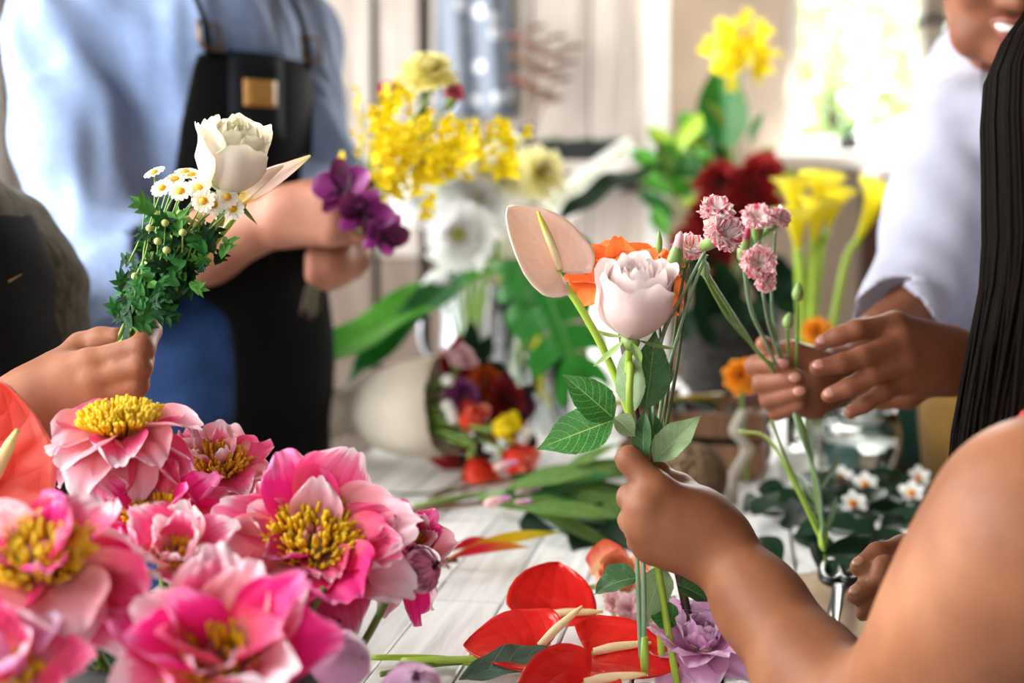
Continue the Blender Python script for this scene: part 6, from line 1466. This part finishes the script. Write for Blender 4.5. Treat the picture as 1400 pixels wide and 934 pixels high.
# heliconia tip
hp_ = thing('heliconia_tip', 'red and yellow heliconia bract lying on the boards', 'flower', tab(690, 760))
for i, (p0, p1, W, m) in enumerate((((614, 764), (768, 749), .026, M_heliconia_y), ((616, 768), (725, 761), .022, M_heliconia_r), ((616, 762), (676, 756), .020, M_heliconia_r))):
    b, t = tab(*p0, TZ + .012), tab(*p1, TZ + .012); part('bract', cat(leafgeo((t - b).length, W, 'lance', .9, .05, nu=7, nv=18)).mesh('bract'), m, hp_, frame_mat(b + V3(0, 0, .003 * i), (0, -.5, .85), t - b))
part('stem', cat(tube([tab(590, 768, TZ + .006), tab(625, 765, TZ + .01)], [.004], 6, 7)).mesh('stem'), M_twig, hp_)
# leafy lily stems
ly = thing('leafy_lily_stem', 'leafy green lily stems with pinkish buds lying on the table', 'flower', tab(660, 690))
for i in range(3):
    part('stem', cat(tube([tab(545 + 20 * i, 700 - 8 * i, TZ + .006), tab(640, 690 - 12 * i, TZ + .02), tab(840, 670 - 18 * i, TZ + .03)], [.0035, .002], 16, 7)).mesh('stem'), [M_twig, M_stem, M_twig][i], ly)
for i in range(26):
    t = rs.rand(); b = tab(650 + 130 * t, 668 + rs.normal() * 12, TZ + .02 + .03 * rs.rand())
    part('leaf', cat(leafgeo(rs.uniform(.09, .13), rs.uniform(.024, .036), 'lance', .25, .25, nu=5, nv=14)).mesh('leaf'), [M_lilyleaf, M_lilyleaf, M_bigleaf][i % 3], ly, frame_mat(b, (rs.normal() * .25, -.5, .85), (1, .25 * rs.normal(), .2 * rs.normal())))
for px, py in ((662, 690), (690, 694), (760, 655), (740, 662), (676, 640), (705, 676)):
    bud(ly, tab(px, py, TZ + .04), (.9, -.2, .3), .028, .006, M_lilac, M_blush)
big = thing('dark_broad_leaf', 'large dark green leaf lying under the lily stems', 'leaf', tab(760, 700))
leaf(big, tab(745, 685, TZ + .022), tab(860, 780) - tab(745, 685), (-.1, -.35, .95), .19, .10, M_darkleaf, 'blade', 'ovate', nu=11, nv=24, droop=.12, wave=.02)
leaf(big, tab(850, 690, TZ + .03), tab(760, 780) - tab(850, 690), (.1, -.35, .95), .17, .09, M_darkleaf, 'blade', 'ovate', nu=11, nv=24, droop=.12, wave=.02)
# twigs and thin stems
for i, (lb, pts, m, r_) in enumerate((('bare brown twig lying across the boards', [(540, 705), (600, 690), (665, 672)], M_twig, .004), ('thin grey twig under the wrapped bouquet', [(530, 675), (600, 672), (650, 640)], M_stemolive, .002),
        ('long thin green stem lying along the table edge', [(505, 899), (600, 900), (680, 912), (760, 902)], M_stemlt, .0026), ('second thin green stem with a bent end', [(520, 922), (600, 908), (700, 900), (750, 880)], M_stem, .0024))):
    t = part(['bare_twig', 'bare_twig', 'grass_stalk', 'grass_stalk'][i], cat(tube([tab(*p, TZ + .006) for p in pts], [r_], 20, 7)).mesh('cut_stem'), m); tag(t, lb, 'stem')
bl = thing('blue_green_leaf', 'blue green leaf curling at the foot of the anthuriums', 'leaf', tab(640, 920)); leaf(bl, tab(628, 930, TZ + .012), tab(765, 905) - tab(628, 930), (0, -.5, .85), .085, .030, leaf_mat('eucalypt', '#4f7360', '#7f9a86', nv=5, rough=.45, trans=.05), 'blade', 'lance', nu=7, nv=18, droop=.15, wave=.02)
# blooms by the cut stems
peony('peony', 'lilac pink peony lying on the table behind the cut stems', tab(962, 882, TZ + .035), (-.15, -.55, .8), .044, [(6, .6, .7, 1.3, .5, 1.1, .07), (8, .8, .85, 1.0, .4, 1.0, .07), (8, 1.0, .9, .6, .1, .9, .06), (7, 1.05, .9, .1, -.1, .7, .06)], M_lilac, 230, 6, .1, .1, foot=tab(1000, 850, TZ + .008))
rose('peach_rose', 'peach rose with red tipped petals lying by the dark leaf', tab(838, 800, TZ + .022), (.1, -.6, .6), .024, .034, M_peach, 231, 16, .9, tab(900, 760, TZ + .006), sepals=3)
for i, (px, py, R) in enumerate(((862, 836, .016), (842, 826, .013), (905, 870, .015))):
    c1 = spray('carnation', ['blush carnation lying below the peach rose', 'small blush carnation between peach rose and anthurium', 'blush carnation behind the cut green stems'][i], tab(px, py)); carnation(c1, tab(px, py, TZ + .018), (-.1, -.7, .6), R, M_blush, 240 + i, 20); stem(c1, [tab(px, py, TZ + .014), tab(px + 60, py - 20, TZ + .005)], [.002], M_bluegreen)
pb = thing('kraft_paper', 'brown kraft paper spread on the boards', 'paper', tab(1130, 850))
def sheet(root, corners, z, m, seed, n=12):
    c = [tab(*q, TZ + z) for q in corners]; r_ = np.random.RandomState(seed); V = []
    for j in range(n):
        for i in range(n):
            a, b = i / (n - 1), j / (n - 1); p = (c[0] * (1 - a) + c[1] * a) * (1 - b) + (c[3] * (1 - a) + c[2] * a) * b; V.append((p.x, p.y, p.z + .003 + .003 * math.sin(a * 7 + seed) * math.sin(b * 5)))
    o = part('sheet', cat((V, gridfaces(n, n))).mesh('sheet'), m, root); solid(o, .0006)
M_kraft = plain('kraft', '#a58d70', .85, .1, 20); sheet(pb, [(1055, 900), (1215, 900), (1195, 785), (1085, 785)], .0, M_kraft, 1)
pb2 = thing('kraft_paper', 'crumpled brown paper beside the cut anthurium stems', 'paper', tab(880, 880)); sheet(pb2, [(830, 925), (1010, 925), (985, 850), (835, 845)], .0, M_kraft, 2)
sc_ = thing('scissors', 'black handled scissors lying on the brown paper', 'scissors', tab(1140, 835))
part('blade', cat(tube([tab(1128, 862, TZ + .012), tab(1150, 800, TZ + .012)], [.0015, .005, .006], 10, 6, True, .3)).mesh('blade'), M_enamel, sc_); part('blade', cat(tube([tab(1142, 864, TZ + .014), tab(1146, 800, TZ + .014)], [.0015, .005, .006], 10, 6, True, .3)).mesh('blade'), M_enamel, sc_)
for px in (1136, 1160): part('handle', cat(tube([tab(px + 13 * math.cos(a), 782 + 14 * math.sin(a), TZ + .013) for a in np.linspace(0, 2 * PI, 16)], [.0045], 16, 7, False)).mesh('handle'), M_enamel, sc_)
# dark leaves and small blossoms under the fist
dl = thing('dark_leaf_heap', 'heap of dark trimmed leaves below the closed fist', 'foliage', tab(1110, 720))
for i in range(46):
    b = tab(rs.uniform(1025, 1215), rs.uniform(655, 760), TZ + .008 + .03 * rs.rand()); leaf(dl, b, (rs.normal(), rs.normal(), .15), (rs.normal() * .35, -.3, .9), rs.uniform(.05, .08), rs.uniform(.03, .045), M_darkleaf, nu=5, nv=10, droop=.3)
lp2 = thing('dark_leaf_heap', 'dark leaf sprays lying beyond the reaching fingers', 'foliage', tab(1220, 670))
for i in range(18):
    b = tab(rs.uniform(1180, 1290), rs.uniform(650, 700), TZ + .008 + .02 * rs.rand()); leaf(lp2, b, (rs.normal(), rs.normal() * .5, .15), (rs.normal() * .35, -.3, .9), rs.uniform(.05, .08), .03, M_darkleaf, nu=5, nv=10, droop=.3)
for i, (px, py) in enumerate(((1150, 655), (1165, 690), (1182, 664), (1255, 655), (1246, 676))):
    c = tab(px, py, TZ + .04); t = thing('freesia', ['small white freesia closest to the fist and its stems', 'small white freesia lowest among the dark leaves', 'small white freesia under the reaching fingertips', 'white freesia next to the mustard apron', 'white freesia just below the one by the mustard apron'][i], 'flower', tab(px, py), 'small freesias among the dark leaves')
    for k in range(5):
        RS = np.random.RandomState(k + i); part('petal', cat(petal(.017, .012, .6, -.2, 0, .7, .02)).mesh('petal'), M_wht, t, frame_mat(c, (rs.normal() * .3, -.7, .6)) @ rz(k * 1.257))
    part('throat', cat(ball(c, .006, 8, 6)).mesh('throat'), M_marigold, t); stem(t, [c, tab(px + 20, py + 25, TZ + .004)], [.0016], M_stem, n=6, k=5)
# twine, crate, glass bowl, teal box, marigolds, ribbon
tw = at(948, 648, 1.76); tw.z = TZ + .043; tn = thing('twine_ball', 'ball of brown jute twine next to the wooden crate', 'twine', tw - V3(0, 0, .043)); M_jute = plain('jute', '#7a6248', .95, .25, 120)
part('core', cat(ball(tw, .038, 18, 12)).mesh('core'), M_jute, tn)
for i in range(24):
    n_ = Vector(rs.normal(size=3)).normalized(); M = frame_mat(tw, n_); part('strand', cat(xform(tube([(.041 * math.cos(a), .041 * math.sin(a), 0) for a in np.linspace(0, 2 * PI, 26)], [.0018], 26, 5, False), M)).mesh('strand'), M_jute, tn)
M_crate = wood_mat('crate_wood', '#4a3222', '#6d4c34', '#8a6647', (9, 9, .8), 6, .7, .4)
cr0 = on(958, 2.02); MC = tr(cr0) @ rz(-.25); cr = thing('wooden_crate', 'shallow wooden crate of tools and dark leaves on the table', 'crate', cr0)
for q in ((-.10, .10, -.09, -.08, .01, .05), (-.10, .10, -.09, -.08, .06, .095), (-.10, .10, .08, .09, .01, .05), (-.10, .10, .08, .09, .06, .095), (-.10, -.09, -.08, .08, .01, .05), (-.10, -.09, -.08, .08, .06, .095), (.09, .10, -.08, .08, .01, .05), (.09, .10, -.08, .08, .06, .095)): part('slat', cat(box(*q, .002)).mesh('slat', False), M_crate, cr, MC)
part('bottom', cat(box(-.09, .09, -.08, .08, .002, .01)).mesh('bottom', False), M_crate, cr, MC)
for x_ in (-.088, .076):
    for y_ in (-.078, .066): part('corner_post', cat(box(x_, x_ + .012, y_, y_ + .012, .01, .10)).mesh('post', False), M_crate, cr, MC)
cf = thing('dark_foliage', 'dark trimmings heaped inside the wooden crate', 'foliage', cr0 + V3(0, 0, .012))
for i in range(26): part('leaf', cat(leafgeo(.06, .03, 'ovate', nu=5, nv=8)).mesh('leaf'), [M_darkleaf, M_purpledk][i % 2], cf, frame_mat(cr0 + V3(rs.uniform(-.06, .06), rs.uniform(-.05, .05), rs.uniform(.03, .10)), (rs.normal() * .4, -.4, .8), V3(rs.normal(), rs.normal(), .2)))
ya = thing('yellow_stake', 'yellow painted stake resting across the crate', 'stake', cr0 + V3(0, 0, .1)); part('rod', cat(tube([cr0 + V3(-.13, -.06, .104), cr0 + V3(.04, .02, .104)], [.005], 6, 8)).mesh('rod'), plain('yellow_paint', '#a8942a', .6), ya)
part('cap', cat(ball(cr0 + V3(.04, .02, .104), .006, 8, 6)).mesh('cap'), M_twig, ya)
for i, (px, py, d, R) in enumerate(((1014, 516, 1.9, .024), (1117, 455, 1.95, .020))):
    mum('marigold', ['orange marigold beside the closed fist', 'orange marigold showing between fist and open hand'][i], at(px, py, d), (-.1, -.9, .4), R, M_marigold, 250 + i, 5, 14, M_marigold, 0, None, on(px + 12, d, TZ + .004), .22)
rb = [at(1018, 560, 1.85), at(1006, 590, 1.83), at(1022, 615, 1.84), at(1004, 650, 1.83), tab(1000, 690, TZ + .004)]; P = spline(rb, 24); V = np.concatenate([np.stack([p + np.array([-.009, 0, 0]), p + np.array([.009, .004, 0])]) for p in P])
M_lace = petal_mat('lace', [(0, '#d6cfc2'), (1, '#ece6da')], .4, .1, .8); o = part('lace_ribbon', cat((V, [(2 * i, 2 * i + 1, 2 * i + 3, 2 * i + 2) for i in range(23)])).mesh('ribbon'), M_lace); solid(o, .0008); tag(o, 'pale lace ribbon trailing off the wooden crate', 'ribbon')
gb = on(1182, 1.93); bw = thing('glass_bowl', 'round clear glass bowl of water catching the window light', 'bowl', gb)
part('body', cat(lathe([(.001, 0), (.03, 0), (.05, .02), (.058, .05), (.054, .08), (.048, .10), (.045, .10), (.051, .08), (.055, .05), (.047, .022), (.028, .004), (.001, .004)], 36)).mesh('body'), M_glass, bw, tr(gb))
part('water', cat(lathe([(.001, .005), (.027, .005), (.046, .023), (.0545, .05), (.053, .062), (.001, .062)], 36)).mesh('water'), M_glass, bw, tr(gb))
tb_ = on(1262, 2.1); tx = thing('teal_box', 'dark teal storage box behind the reaching hand', 'box', tb_); M_teal = plain('teal', '#14433c', .5, .15, 20); M_tealt = plain('teal_lid', '#2d6f60', .5, .1, 20)
part('body', cat(box(-.07, .07, -.06, .06, 0, .10, .004)).mesh('body', False), M_teal, tx, tr(tb_)); part('lid', cat(box(-.073, .073, -.063, .063, .10, .115, .004)).mesh('lid', False), M_tealt, tx, tr(tb_))
